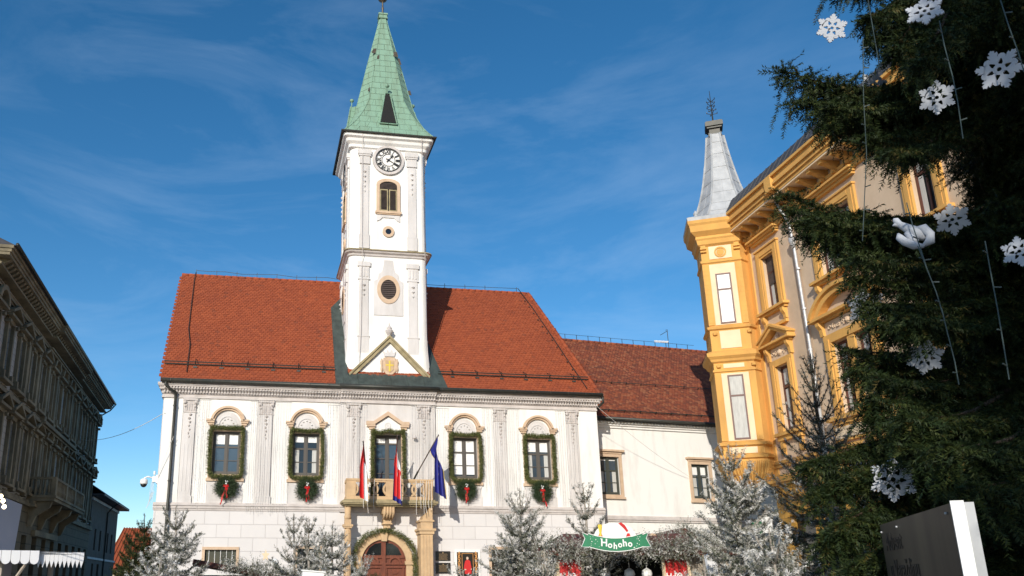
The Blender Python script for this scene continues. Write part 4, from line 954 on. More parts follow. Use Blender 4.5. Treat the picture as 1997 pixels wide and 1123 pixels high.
q = MB(); w0 = yl(20.95, 34.65); q.lathe([(.12, 18.6), (.10, 18.75), (.16, 18.85), (.08, 19.05), (.12, 19.15), (.01, 19.35)], (w0[0], w0[1], 0), 8); q.build('corner_urn', M['zinc'], spl)

# ================================================================== OLD HOUSE on the left, in shade
lang = rad(90)+.030
LO = Vector((-11.15, 34.0, 0)); LLEN = 31.2
lh = thing('old_house', 'dark mottled ornate house in deep shade with stone balcony at the left edge', 'house', LO, lang)
lops = []; p0 = .9; nb = 13; pitch = 2.38
bx = [p0+.4+i*pitch for i in range(nb)]
for x in bx: lops += [(x-.42, x+.42, 10.55, 12.7), (x-.42, x+.42, 6.25, 8.75)]
b = MB(); b.grid_wall(0, LLEN, 5.3, 14.2, 0, .3, lops); b.add([(0,0,0),(0,0,14.2),(0,10,14.2),(0,10,0)], [(0,1,2,3)]); b.add([(LLEN,0,0),(LLEN,0,14.2),(LLEN,10,14.2),(LLEN,10,0)], [(3,2,1,0)]); b.add([(0,10,0),(LLEN,10,0),(LLEN,10,14.2),(0,10,14.2)], [(3,2,1,0)])
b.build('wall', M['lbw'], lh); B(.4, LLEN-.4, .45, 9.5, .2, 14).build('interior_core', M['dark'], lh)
b = MB(); b.grid_wall(0, LLEN, 0, 5.3, -.12, .3, [(x-.55, x+.55, .9, 3.9) for x in bx]); 
for k in range(9): b.box(0, LLEN, -.15, -.121, .5+k*.5, .5+k*.5+.40) if False else None
b.build('ground_floor_wall', mat('dark_rusticated_stone', (.13, .11, .07), .9, (.06, .05, .035), 2, bump=.5, brick=(1.1, .5, .03, (.03, .03, .02))), lh)  # dark stone colour, mottled darker at random, with darker joints
def lwindow(x, z0, h):
    f = MB(); hw = .42; y = .18
    f.box(-hw, -hw+.07, y, y+.06, 0, h); f.box(hw-.07, hw, y, y+.06, 0, h); f.box(-.03, .03, y, y+.06, 0, h); f.box(-hw+.07, hw-.07, y+.003, y+.057, h*.68, h*.68+.06); f.box(-hw+.07, hw-.07, y+.003, y+.057, h-.07, h)
    o = f.build('window', M['wframe'], lh, (x, 0, z0)); B(-hw+.05, hw-.05, y+.03, y+.04, .02, h-.03).build('pane', M['lbg'], o); return o
rr_ = random.Random(3)
def curls(s, x, z, w, y=-.12, n=4):
    for i in range(n):
        cx = x-w/2+w*(i+.5)/n; a0 = rr_.random()*6; s.tube([(cx+.09*math.cos(a0+q)*(1-.1*q), y, z+.09*math.sin(a0+q)*(1-.1*q)) for q in range(6)], .03, 4)
for i, x in enumerate(bx):
    lwindow(x, 10.55, 2.15); lwindow(x, 6.25, 2.5)
    B(x-.5, x+.5, .1, .14, .9, 3.9).build('ground_floor_window', M['lbg'], lh)
    s = MB(); kind = 'arch' if i in (0, 5, 6, 7, 12) else 'gable'
    for z0, h, top in ((10.55, 2.15, 12.7), (6.25, 2.5, 8.75)):
        for sx in (-1, 1):
            s.box(x+sx*.42, x+sx*.62, -.16, 0, z0-.2, top+.1); s.box(x+sx*.58, x+sx*.80, -.28, 0, top, top+.14); s.box(x+sx*.58, x+sx*.80, -.28, 0, z0-.3, z0-.02)
            s.prism([(x+sx*.96, top+.40), (x+sx*.96, top+.52), (x, top+.98), (x, top+.82)], -.42, 0) if kind == 'gable' or z0 < 7 and i % 3 else None
        s.box(x-.62, x+.62, -.14, 0, top+.10, top+.28); s.box(x-.90, x+.90, -.36, 0, top+.28, top+.40); s.box(x-.85, x+.85, -.3, .1, z0-.42, z0-.301)
        if kind == 'arch': s.band(x, top+.30, .62, .84, -.40, 0, a0=.15, a1=PI-.15, n=12, sz=.95); 
        curls(s, x, top+.55, .7); curls(s, x, z0-.62, 1.0)
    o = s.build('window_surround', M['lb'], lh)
# giant pilasters, friezes, cornices
for i in range(nb+1):
    if i % 3 and i not in (4, 5, 8): continue
    s = MB(); x = p0+.4+(i-.5)*pitch
    if x < .2 or x > LLEN-.2: x = min(max(x, .25), LLEN-.25)
    for z0, z1 in ((5.9, 9.0), (10.2, 13.2)):
        s.box(x-.20, x+.20, -.20, 0, z0, z1); s.box(x-.26, x+.26, -.26, 0, z1, z1+.12); s.box(x-.24, x+.24, -.30, 0, z1+.12, z1+.30); s.box(x-.25, x+.25, -.25, 0, z0-.2, z0)
        curls(s, x, z1-.25, .4, -.22, 2)
    s.build('pilaster', M['lb'], lh)
s = MB()
for z0, z1, d in ((5.30, 5.45, .30), (5.45, 5.60, .22), (9.45, 9.55, .22), (9.55, 9.68, .36), (9.68, 9.80, .28), (13.50, 13.60, .22), (13.60, 13.68, .30), (14.22, 14.32, .45), (14.55, 14.68, .78), (14.68, 14.82, .84), (14.82, 14.95, .92)):
    s.box(-d*.6, LLEN+d*.6, -d, .01, z0, z1)
    s.box(10.6, 20.2, -d-.22, -.01, z0+.002, z1-.002)
s.build('string_course', M['lb'], lh)
s = MB(); s.prism([(0, 0), (-.35, .06), (-.62, .24), (-.70, .345), (0, .345)], -.11, .11, axis='x')
many('eaves_bracket', s, M['lb'], lh, [(.2+.46*i, 0, 14.2) for i in range(67)])
s = MB(); s.box(0, LLEN, -.03, -.001, 13.72, 14.12); x = .3
while x < LLEN: curls(s, x, 13.92, .5, -.03, 2); x += .55
s.box(0, LLEN, -.03, -.001, 9.02, 9.38); x = .3
while x < LLEN: curls(s, x, 9.2, .5, -.03, 2); x += .6
s.build('carved_frieze', M['lb'], lh)
b = MB(); b.add([(-.5,-.98,14.96),(LLEN+.6,-.98,14.96),(LLEN-2,5,18.2),(1.5,5,18.2)], [(0,1,2,3)]); b.add([(-.5,-.98,14.96),(1.5,5,18.2),(-.5,11,14.96)], [(0,1,2)]); b.add([(LLEN+.6,-.98,14.96),(LLEN+.6,11,14.96),(LLEN-2,5,18.2)], [(0,1,2)]); b.add([(-.5,11,14.96),(1.5,5,18.2),(LLEN-2,5,18.2),(LLEN+.6,11,14.96)], [(0,1,2,3)]); b.box(-.5, LLEN+.6, -.98, 11, 14.951, 14.958)
b.build('roof', M['slate'], lh)
b = MB(); b.smooth = True; b.tube([(-.5,-1.04,15.0),(LLEN+.7,-1.04,15.0)], .08, 6); b.tube([(LLEN+.65,-1.04,14.95),(LLEN+.65,-.7,14.5),(LLEN+.1,-.2,14.0)], .05, 6); b.build('gutter', M['gutter'], lh)
s = MB(); bx0, bx1 = 10.9, 20.0
s.box(bx0, bx1, -1.35, 0, 5.62, 5.78); s.box(bx0-.06, bx1+.06, -1.42, 0, 5.78, 5.90); ob = s.build('balcony', M['lb'], lh)
s = MB(); s.box(bx0, bx1, -1.34, -1.16, 6.72, 6.84); s.box(bx0, bx0+.16, -1.16, 0, 6.72, 6.84); s.box(bx1-.16, bx1, -1.16, 0, 6.72, 6.84)
for x in (bx0, (bx0*2+bx1)/3, (bx0+2*bx1)/3-.35, bx1-.4): s.box(x, x+.4, -1.36, -1.14, 5.9, 6.719)
x = bx0+.5
while x < bx1-.3: s.lathe([(.06, 0), (.05, .1), (.10, .3), (.05, .55), (.05, .7), (.07, .8)], (x, -1.25, 5.91), 6); x += .24
for k in range(5): s.lathe([(.06, 0), (.05, .1), (.10, .3), (.05, .55), (.05, .7), (.07, .8)], (bx0+.08, -.15-k*.22, 5.91), 6)
s.build('balustrade', M['lb'], ob)
s = MB()
for x in (bx0+.4, bx0+3.0, bx1-3.0, bx1-.4): s.prism([(0, 4.3), (-.3, 4.35), (-.5, 4.9), (-1.1, 5.3), (-1.2, 5.615), (0, 5.615)], x-.16, x+.16, axis='x')
s.box(bx0+1.5, bx1-1.5, -.3, -.12, 3.95, 4.25); s.build('console', M['lb'], ob)

# low house beyond it, still in shade
l2 = thing('low_house', 'plain two-storey grey house with a dark overhanging roof beyond the ornate one, in shade', 'house', (-12.05, 65.6, 0), lang-.02)
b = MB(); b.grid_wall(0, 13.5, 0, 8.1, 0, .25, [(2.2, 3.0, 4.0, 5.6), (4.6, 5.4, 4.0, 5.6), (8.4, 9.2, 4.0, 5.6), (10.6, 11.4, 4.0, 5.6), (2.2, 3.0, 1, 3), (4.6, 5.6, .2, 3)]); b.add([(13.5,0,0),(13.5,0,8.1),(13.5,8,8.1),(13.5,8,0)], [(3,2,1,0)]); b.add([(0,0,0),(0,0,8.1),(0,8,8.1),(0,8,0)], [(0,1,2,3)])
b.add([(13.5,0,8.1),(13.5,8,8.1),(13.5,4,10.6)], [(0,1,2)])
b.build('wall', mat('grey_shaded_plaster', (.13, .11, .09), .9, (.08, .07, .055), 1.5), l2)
B(.3, 13.2, .4, 7.6, .1, 7.9).build('interior_core', M['dark'], l2)
b = MB(); b.box(-.1, 13.6, -.10, .01, 7.6, 7.8); b.box(-.1, 13.6, -.06, .01, 3.3, 3.45); b.build('string_course', M['grey'], l2)
for x in (2.6, 5.0, 8.8, 11.0):
    s = MB(); s.box(-.4, -.33, .1, .16, 0, 1.6); s.box(.33, .4, .1, .16, 0, 1.6); s.box(-.33, .33, .1, .16, 1.53, 1.6); s.box(-.03, .03, .1, .16, 0, 1.53); o = s.build('window', M['wframe'], l2, (x, 0, 4.0)); B(-.36, .36, .13, .14, 0, 1.55).build('pane', M['lbg'], o)
b = MB(); b.add([(-.3,-.9,8.05),(14,-.9,8.05),(14,4,11.2),(-.3,4,11.2)], [(0,1,2,3)]); b.add([(-.3,8.9,8.05),(14,8.9,8.05),(14,4,11.2),(-.3,4,11.2)], [(3,2,1,0)]); b.box(-.3, 14, -.9, 0, 7.9, 8.04); b.add([(14,-.9,8.05),(14,8.9,8.05),(14,4,11.2),(14,-.9,7.85),(14,8.9,7.85)], [(0,1,2),(0,1,4,3)])
b.build('roof', M['slate'], l2)
l2b = MB(); l2b.smooth = True; l2b.tube([(7.2,-.95,8.0),(7.3,-.4,7.6),(7.3,-.08,7.2),(7.3,-.08,.2)], .06, 6); l2b.build('downpipe', M['gutter'], l2)
# orange roofed house closing the street
oh = thing('far_house', 'small orange-roofed house at the far end of the street left of the hall', 'house', (-15.2, 92, 0), rad(6))
b = MB(); b.box(0, 14, 0, 9, 0, 3.0); b.build('wall', M['cream'], oh)
b = MB(); b.add([(-.3,-.4,2.9),(14.3,-.4,2.9),(11,4.5,7.4),(1.6,4.5,7.4)], [(0,1,2,3)]); b.add([(14.3,-.4,2.9),(14.3,9.4,2.9),(11,4.5,7.4)], [(0,1,2)]); b.add([(-.3,-.4,2.9),(1.6,4.5,7.4),(-.3,9.4,2.9)], [(0,1,2)]); b.add([(-.3,9.4,2.9),(1.6,4.5,7.4),(11,4.5,7.4),(14.3,9.4,2.9)], [(0,1,2,3)])
for i in range(34): x = i*.42; xa = max(x, 0); b.tube([(x, -.4, 2.98), (min(max(x*.68+1.6, 1.6), 11), 4.5, 7.46)], .05, 4)
b.build('roof', M['tile'], oh)
# ================================================================== DECORATIONS ON THE HALL (world coordinates)
rng = np.random.default_rng(5)
def W(x, y, z): return (x, HY+y, z)
names = ['leftmost arched', 'second arched', 'middle gabled balcony', 'first arched one right of the balcony', 'rightmost arched']
glab = ['fir garland framing the leftmost arched window of the white hall', 'fir garland framing the arched window just left of the balcony', 'fir garland draped round the gabled balcony door behind the flags',
        'fir garland framing the arched window just right of the balcony', 'fir garland framing the rightmost arched window of the white hall']
for i, xc in enumerate(WX):
    if i != 2: s_ = (-1)**i*.03; path = [W(xc-.71, -.22, 6.28), W(xc-.74, -.22, 7.3), W(xc-.72-s_, -.22, 8.2), W(xc-.68, -.22, 8.38), W(xc, -.22, 8.33+s_), W(xc+.68, -.22, 8.38), W(xc+.72, -.22, 8.2), W(xc+.74-s_, -.22, 7.2), W(xc+.72, -.22, 6.3), W(xc+.6, -.24, 6.16), W(xc, -.24, 6.14), W(xc-.6, -.24, 6.16), W(xc-.66, -.22, 6.3)]
    else: path = [W(xc-.74, -.30, 5.2), W(xc-.74, -.30, 8.4), W(xc-.4, -.32, 8.28), W(xc, -.32, 8.42), W(xc+.4, -.32, 8.32), W(xc+.74, -.30, 8.42), W(xc+.76, -.30, 5.2)]
    V, t = garland(path, .108, 420, rng); o0 = Vector(W(xc, -.22, 6.3)); V = V-np.array(o0)
    o = tri_mesh('window_garland', V, t, M['garland'], loc=o0); tag(o, glab[i], 'garland', 'fir garlands round the hall windows')
# over the portal
pts = []
for k in range(25):
    a = PI*k/24; pts.append(W(5.86+1.42*math.cos(PI-a)*1.0, -.34, 2.42+1.46*math.sin(a)+.10*math.cos(2*a)*.5))
pts = [W(4.42, -.32, .4)]+pts+[W(7.30, -.32, .4)]
V, t = garland(pts, .14, 300, rng); o0 = Vector(W(5.86, -.3, .4)); o = tri_mesh('portal_garland', V-np.array(o0), t, M['garland'], loc=o0); tag(o, 'fir garland arching over the wooden portal door under the balcony', 'garland')
# wreaths
wlab = ['fir wreath with red ribbon under the leftmost arched window', 'fir wreath with red ribbon under the arched window left of the balcony', 'fir wreath with red ribbon under the arched window right of the balcony', 'fir wreath with long red ribbon under the rightmost arched window']
def ribbon(mb, p, dx, L, w):
    n = 8; vs = []
    for k in range(n+1):
        t = k/n; ww = w*(.5+.5*math.sin(t*5+dx*20)**2+.2); cx = p[0]+dx*t+.02*math.sin(t*9); vs += [(cx-ww, p[1]-.02*math.cos(t*7), p[2]-L*t), (cx+ww, p[1]+.02*math.sin(t*7), p[2]-L*t), (cx+ww, p[1]+.02*math.sin(t*7)+.006, p[2]-L*t), (cx-ww, p[1]-.02*math.cos(t*7)+.006, p[2]-L*t)]
    mb.add(vs, [(k*4+j, k*4+(j+1) % 4, (k+1)*4+(j+1) % 4, (k+1)*4+j) for k in range(n) for j in range(4)])
def wreath(x, y, z, R, label, ls=(-.12, .04), big=True):
    w = thing('wreath', label, 'wreath', (x, y, z), group='fir wreaths with red ribbons')
    V, t = garland([(R*math.cos(a), 0, R*math.sin(a)) for a in [2*PI*k/20 for k in range(21)]], R*.62, 900 if big else 600, rng, nl=.08)
    tri_mesh('greenery', V, t, M['wreath'], w)
    b = MB(); ribbon(b, (0, -.14, .02), ls[0], R*1.75+abs(ls[0]), .035); ribbon(b, (.02, -.13, .0), ls[1], R*1.5, .03)
    for s in (-1, 1): b.tube([(0, -.15, .03), (s*.08, -.17, .09), (s*.12, -.16, .02), (0, -.15, .01)], .03, 5)
    b.build('ribbon', M['red'], w)
    b = MB(); b.smooth = True; b.lathe([(.01, -.05), (.05, 0), (.01, .05)], (.0, -.15, .14), 8); b.lathe([(.01, -.04), (.045, 0), (.01, .05)], (.05, -.14, .22), 8); b.lathe([(.01, -.04), (.035, 0), (.01, .05)], (-.03, -.15, .24), 8); b.build('bauble', M['plast'], w)
for (x, z, ls), lab in zip(((-1.28, 5.68, (-.22, .03)), (2.32, 5.66, (-.04, .06)), (9.74, 5.72, (-.06, .02)), (13.42, 5.70, (.16, -.02))), wlab): wreath(x, HY-.24, z, .33, lab, ls)
wreath(5.42, HY-.38, 1.5, .27, 'small fir wreath hanging on the left leaf of the wooden portal door', (-.03, .02), False)
# curtains of fairy lights
def curtain(x0, x1, zt, zb, y, lab, n, seed):
    r = random.Random(seed); t = thing('light_curtain', lab, 'fairy lights', W((x0+x1)/2, y, zt), group='icicle light curtains hanging on the hall')
    b = MB(); c = MB(); xc = (x0+x1)/2
    b.tube([(x0-xc, 0, 0), (x1-xc, 0, 0)], .012, 4)
    for i in range(n):
        x = x0-xc+(x1-x0)*(i+.5)/n+r.uniform(-.03, .03); L = (zt-zb)*r.uniform(.93, 1.0) if r.random() < .8 else (zt-zb)*r.uniform(.55, .9)
        pts = [(x+r.uniform(-.012, .012), -.01, -L*k/8) for k in range(9)]; b.tube(pts, .0055, 3, caps=False)
        z = -.1
        while z > -L: c.lathe([(.002, -.02), (.012, 0), (.002, .02)], (x+r.uniform(-.02, .02), -.02, z), 4); z -= .16
    b.build('wire', M['ice'], t); c.build('led', M['led'], t)['kind'] = 'stuff'
yc = -.17
for a in ((-2.85, -2.25, 9.72, 4.6, 'narrow icicle light curtain left of the leftmost arched window', 6), (-.45, 1.45, 9.72, 4.4, 'icicle light curtain between the two arched windows left of the balcony', 18),
          (3.05, 5.0, 9.72, 5.3, 'icicle light curtain left of the balcony door, behind the red and white flag', 18), (7.1, 8.95, 9.72, 4.6, 'icicle light curtain right of the balcony door, behind the blue flag', 17),
          (10.6, 12.5, 9.72, 4.4, 'icicle light curtain between the two arched windows right of the balcony', 18), (14.3, 15.4, 9.72, 4.6, 'narrow icicle light curtain right of the rightmost arched window', 9)):
    curtain(a[0], a[1], a[2], a[3], yc-(.12 if 3 < a[0] < 8 else 0), a[4], a[5], int(a[0]*10)+50)
r = random.Random(4); t = thing('light_strand', 'tangled pale fairy light strands hanging over the stone balcony edge', 'fairy lights', W(6, -1.2, 5.9))
for x in (-1.2, -1.05, -.75, 1.2, 1.35, 1.5, 1.62, 1.75, 1.85):
    b = MB(); b.tube([(x+r.uniform(-.05, .05), -.02, .1), (x, -.05, -.3), (x+r.uniform(-.04, .04), -.04, -.9), (x+r.uniform(-.06, .06), -.02, -1.1-r.random()*.35)], .012, 4); b.build('strand', M['ice'], t)

# flags
def flag(base, tip, label, stripes, L, w, seed, lab_cat='flag'):
    base, tip = Vector(base), Vector(tip); f = thing('flag', label, 'flag', base, group='flags on the balcony')
    b = MB(); b.tube([(0,0,0), tip-base], .026, 6); b.lathe([(.005, -.05), (.035, 0), (.005, .05)], tip-base, 6); b.build('pole', M['louvre'], f)
    b = MB(); b.tube([(0,0,-.02), (tip-base)*.18], .045, 8); b.build('pole_socket', M['gutter'], f)
    # cloth hangs from the outer part of the pole in folds
    top = tip-base; d = (base-tip).normalized(); rr = random.Random(seed); nu, nv = 44, 26; vs = []
    for i in range(nu+1):
        u = i/nu
        for j in range(nv+1):
            v = j/nv; s = v**1.0
            att = top+d*(.05+u*w*1.05)                       # where the cloth is tied to the pole
            hang = Vector((top.x-.03+(u-.35)*w*(.48+.28*v), top.y+.10+(u-.5)*.10, 0))
            k = min(1, v*2.2); k = k*k*(3-2*k)
            fold = math.sin(u*PI*5.0+seed+.8*v)*.055*min(1, v*3)
            x = att.x*(1-k)+(hang.x+fold*.75)*k; y = att.y*(1-k)+(hang.y+math.cos(u*PI*5.0+seed)*.06)*k
            z = att.z-(v*L*(1-.10*u))
            x += .10*(v-.5)*v*(1 if seed % 2 else -1)*.6
            vs.append((x, y, z))
    b = MB(); ms = [M[m] for m in stripes['m']]; fs = []
    b.v = vs
    for m in ms: b.use(m)
    for i in range(nu):
        for j in range(nv):
            b.f.append([i*(nv+1)+j, (i+1)*(nv+1)+j, (i+1)*(nv+1)+j+1, i*(nv+1)+j+1]); b.sm.append(True); b.m.append(stripes['f']((i+.5)/nu, (j+.5)/nv))
    b.build('cloth', None, f)
    return f
flag(W(4.96, -.95, 6.1), W(4.62, -2.2, 7.55), 'red and white flag hanging folded at the left end of the balcony', dict(m=['red', 'flagwhite'], f=lambda u, v: 1 if (u > .55 and v > .22) else 0), 2.35, .62, 1)
flag(W(6.25, -.95, 6.1), W(6.15, -2.2, 7.85), 'red, white and blue flag hanging before the balcony door', dict(m=['red', 'flagwhite', 'blue'], f=lambda u, v: (2 if v > .93 or (u < .2 and v > .45) else (1 if (v < .42 and v > .16 and u > .35) or (u > .72 and v > .5) or (.42 < u < .55 and .42 < v < .56 and (int(u*60)+int(v*40)) % 2) else 0))), 2.75, .62, 2)
flag(W(7.12, -.95, 6.1), W(8.0, -2.3, 7.9), 'dark blue flag with yellow stars on the right-hand pole of the balcony', dict(m=['blue', 'gold'], f=lambda u, v: 1 if (v > .985 or (u > .97) or (.5 < u < .545 and (.42 < v < .46 or .52 < v < .55)) or (.30 < u < .34 and .6 < v < .64)) else 0), 2.45, .72, 3)

# plaques, poster, camera, wires
for i, (z0, z1) in enumerate(((2.52, 2.94), (1.96, 2.43))):
    p = thing('plaque', ['black wall plaque with small gilt lettering, upper of the two right of the portal', 'black wall plaque with small gilt lettering, lower of the two right of the portal'][i], 'plaque', W(8.60, -.10, z0), group='plaques beside the portal')
    B(-.34, .34, -.03, 0, 0, z1-z0).build('plate', M['plaque'], p)
    b = MB(); b.disc(0, z1-z0-.07, .03, -.035, -.031, 8)
    rr = random.Random(i)
    for k in range(7):
        z = (z1-z0)-.13-k*.042; hw = .20-.03*rr.random(); x = -hw
        while x < hw: wd = rr.uniform(.02, .05); b.box(x, x+wd, -.034, -.031, z, z+.015); x += wd+.012
    b.build('lettering', M['plaquetxt'], p)
p = thing('poster', 'black museum poster with a red-robed figure between gold scrolls', 'poster', W(9.75, -.10, 1.2))
b = MB(); b.box(-.60, .60, -.03, 0, -.05, 1.82); b.build('backing', M['white'], p)
b = MB(); b.box(-.50, .50, -.035, -.0305, .05, 1.70); b.build('sheet', M['plaque'], p)
b = MB(); b.box(-.27, -.25, -.039, -.0355, .72, 1.66); b.box(.25, .27, -.039, -.0355, .72, 1.66); b.box(-.25, .25, -.039, -.0355, 1.63, 1.65)
for s in (-1, 1):
    for k in range(5): b.band(s*.40, .85+k*.19, .03, .06, -.0395, -.036, 0, 2*PI, 10, sx=1, sz=1.4); b.disc(s*(.38+.04*(k % 2)), .94+k*.19, .03, -.0385, -.036, 8)
b.build('gold_scrollwork', M['scroll'], p)
b = MB(); b.prism([(-.15, .74), (.16, .74), (.17, 1.0), (.12, 1.30), (.05, 1.36), (-.05, 1.36), (-.12, 1.30), (-.17, 1.1), (-.19, .95), (-.14, .93)], -.040, -.036); b.build('printed_robe', M['postred'], p)
b = MB(); b.disc(-.01, 1.43, .055, -.041, -.036, 12, sz=1.25); b.disc(-.12, .93, .03, -.043, -.0405, 8, sx=1.6); b.disc(.16, .95, .025, -.043, -.0405, 8); b.build('printed_head', M['skin'], p)
b = MB(); add_text(b, 'Advent', .26, TR(0, -.038, .42) @ UPRIGHT, extr=.002, shear=.35); b.build('lettering', M['plast'], p)

c = thing('security_camera', 'white dome security camera on a bracket at the left corner of the hall', 'camera', W(-4.32, .2, 6.0))
b = MB(); b.box(-.22, .02, -.12, .12, -.10, .14); b.box(-.05, .03, -.16, .16, -.16, .2); b.build('bracket', M['plast'], c)
b = MB(); b.smooth = True; b.tube([(-.2, 0, .08), (-.42, 0, .14), (-.56, 0, .08), (-.58, 0, -.02)], .035, 6); b.lathe([(.06, .06), (.16, .0), (.17, -.16), (.15, -.2)], (-.58, 0, 0), 14); b.lathe([(.02, .40), (.05, .36), (.05, .25), (.02, .2)], (-.15, 0, .0), 8); b.tube([(-.15, 0, .1), (-.15, 0, .3)], .012, 5); b.build('housing', M['plast'], c)
b = MB(); b.smooth = True; b.lathe([(.145, -.2), (.12, -.28), (.06, -.33), (.01, -.34)], (-.58, 0, 0), 14); b.build('lens_dome', M['black'], c)
b = MB()
for k in range(4): b.tube([(-.25+.03*k, .02, -.1), (-.30+.05*k, .03, -.6-.1*k), (-.28-.04*k, .0, -.9-.12*k), (-.24+.05*k, .02, -.5)], .008, 3)
b.build('loose_cable', M['ice'], c)
def wire(name, lab, p, q, sag, r, m):
    p, q = Vector(p), Vector(q); b = MB(); b.tube([(q-p)*(k/10)+Vector((0, 0, -sag*4*(k/10)*(1-k/10))) for k in range(11)], r, 4); o = b.build(name, M[m], None, p); return tag(o, lab, 'cable')
wire('overhead_cable', 'pale cable spanning from the dark ornate house across the street to the hall corner', atY(152, 856, 58), W(-4.2, -.1, 9.0), .5, .014, 'plast')
wire('overhead_cable', 'slack cable from the right corner of the hall down across the white wing', W(16.5, -.3, 9.9), (22.5, 40.4, 6.9), .15, .010, 'ice')
wire('corner_cable', 'thin slanting cables from the drainpipe down to the security camera', W(-3.7, -.3, 7.9), W(-4.3, -.1, 6.1), -.05, .010, 'ice')
l = thing('wall_lamp', 'small floodlight on a bracket beside the gabled balcony door', 'lamp', W(7.30, -.14, 8.12)); b = MB(); b.tube([(0,0,0),(0,-.15,.05)], .02, 5); b.build('bracket', M['gutter'], l); b = MB(); b.smooth = True; b.lathe([(.02, .06), (.09, .02), (.10, -.05), (.03, -.08)], (0,-.18,0), 10); b.build('lamp_head', M['trim'], l)
# ================================================================== SMALL MARKET FIRS
def norm(v): return v/np.linalg.norm(v)
def conifer(base, H, R, seed, label, cat='fir tree', m='flock', group=None, bare=.30, dens=1.0, lean=0.0, spread=1.0, needles=19, name='flocked_fir', whiten=0.0, wood='flockbark', up=.5, nl=.040):
    rng = np.random.default_rng(seed); t = thing(name, label, cat, base, group=group)
    axis = lambda z: np.array([lean*z*z/H+.02*math.sin(z*3+seed), .015*math.cos(z*2.3+seed), z])
    b = MB(); n = 14; b.tube([tuple(axis(H*i/n)) for i in range(n+1)], [.05*(1-i/n)**.8*(H/3)+.006 for i in range(n+1)], 6)
    O = []; D = []; L = []; Tn = []
    z = .25
    # leader
    for q in np.arange(H-.55, H-.02, .03):
        if rng.random() < .7: O.append(axis(q)); v = rng.normal(size=3); v[2] = abs(v[2])+1.6; D.append(norm(v)); L.append(.06); Tn.append(.5)
    while z < H-.30:
        f = z/H; Lb = R*(1-f)**.85*spread+.10; k = int(rng.integers(5, 8)); a0 = rng.uniform(0, 2*PI)
        thin = f > 1-bare
        for i in range(k):
            a = a0+2*PI*i/k+rng.normal()*.18; l = Lb*rng.uniform(.72, 1.15); el = rad(-4+58*f**2.2)+rng.normal()*.10
            if thin: l = max(l, .22+.35*(1-f)*2); el += rad(12)
            d = np.array([math.cos(a)*math.cos(el), math.sin(a)*math.cos(el), math.sin(el)]); o = axis(z)
            curve = lambda s: o+d*l*s+np.array([0, 0, up*.42*l*s*s])-np.array([0, 0, .10*l*math.sin(s*PI)])
            b.tube([tuple(curve(s)) for s in (0, .35, .7, 1)], [.014, .011, .008, .004], 4, caps=False)
            step = (.050 if not thin else .085)/dens; s = .10
            while s < 1.0:
                p = curve(s); tg = norm(curve(min(1, s+.02))-curve(s-.02)); side = norm(np.cross(tg, [0, 0, 1]))
                for sg in (-1, 1):
                    tl = (.08+.26*l*(1-s)*.55+.05)*rng.uniform(.6, 1.25)
                    if thin: tl *= .6
                    v = norm(tg*.75+side*sg*.75+np.array([0, 0, rng.uniform(-.35, .45)])); 
                    m_ = max(1, int(tl/.13))
                    for j in range(m_):
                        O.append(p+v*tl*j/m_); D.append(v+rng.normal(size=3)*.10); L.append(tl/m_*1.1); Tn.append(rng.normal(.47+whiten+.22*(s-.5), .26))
                    if tl > .16 and rng.random() < .8:
                        q = p+v*tl*.5; v2 = norm(tg*.9+side*sg*.2+rng.normal(size=3)*.35); O.append(q); D.append(v2); L.append(tl*.5); Tn.append(rng.normal(.52+whiten, .26))
                if rng.random() < .6: O.append(p); D.append(tg+rng.normal(size=3)*.2); L.append(.10); Tn.append(rng.normal(.45+whiten, .25))
                s += step/l
            O.append(curve(.93)); D.append(norm(curve(1)-curve(.9))); L.append(.12); Tn.append(.6+whiten)
        z += (.15+.13*f)/max(.8, dens)*(1.25 if thin else 1)
    b.build('trunk', M[wood], t)
    T = brush_template(needles, rng, .20); V = brushes(np.array(O), np.array(D), np.array(L), nl, T, rng)
    tint = np.clip(np.repeat(np.array(Tn), needles)+rng.normal(0, .14, len(V)), 0, 1)
    tri_mesh('crown', V, tint, M[m], t)
    return t
def ground_at(px, py, D): p = atD(px, py, D); return (p.x, p.y, 0), p.z
GF = 'white flocked firs in front of the hall'
def market(px, py, D, R, seed, label, **k):
    b_, h = ground_at(px, py, D); k.setdefault('group', GF); return conifer(b_, h, R, seed, label, **k)
market(345, 985, 18, 1.30, 1, 'white flocked fir at the left corner of the hall, below the drainpipe', bare=.18, dens=1.1)
market(575, 1003, 18, 1.05, 2, 'sparse flocked fir with tall bare leader under the window left of the balcony', bare=.35)
market(604, 1012, 20, .55, 3, 'thin flocked fir crowned by upright twigs, between two fuller flocked firs', bare=.5)
market(650, 1015, 16.5, 1.05, 4, 'dense white flocked fir in front of the left portal column', bare=.16, whiten=.12, dens=1.1)
market(1012, 952, 17, 1.35, 5, 'tall full flocked fir right of the museum poster', bare=.16, whiten=.04, dens=1.15)
market(1137, 942, 16.5, .95, 6, 'flocked fir with widely spaced upper twigs behind the green ribbon sign', bare=.38)
market(1422, 868, 12.5, 1.10, 7, 'large flocked fir below the yellow oriel', bare=.22, dens=1.25, whiten=.06, spread=.95)
market(1578, 690, 18.5, 2.1, 8, 'tallest flocked fir with bare top twigs, shaded, against the beige house', bare=.32, dens=.95, up=.8, whiten=-.20, wood='bark')  # lowered whiten and plain bark darken this fir to imitate shade
market(1720, 850, 17.5, 2.2, 9, 'shaded flocked fir behind the big spruce and above the dark sign', bare=.15, dens=1.0, whiten=-.25, wood='bark')  # needle tint lowered here too, shade painted into the colour
market(1500, 1030, 9.2, .8, 10, 'bright low flocked fir nearest the camera, left of the dark sign', bare=.2, dens=1.35, whiten=.12, up=.7)
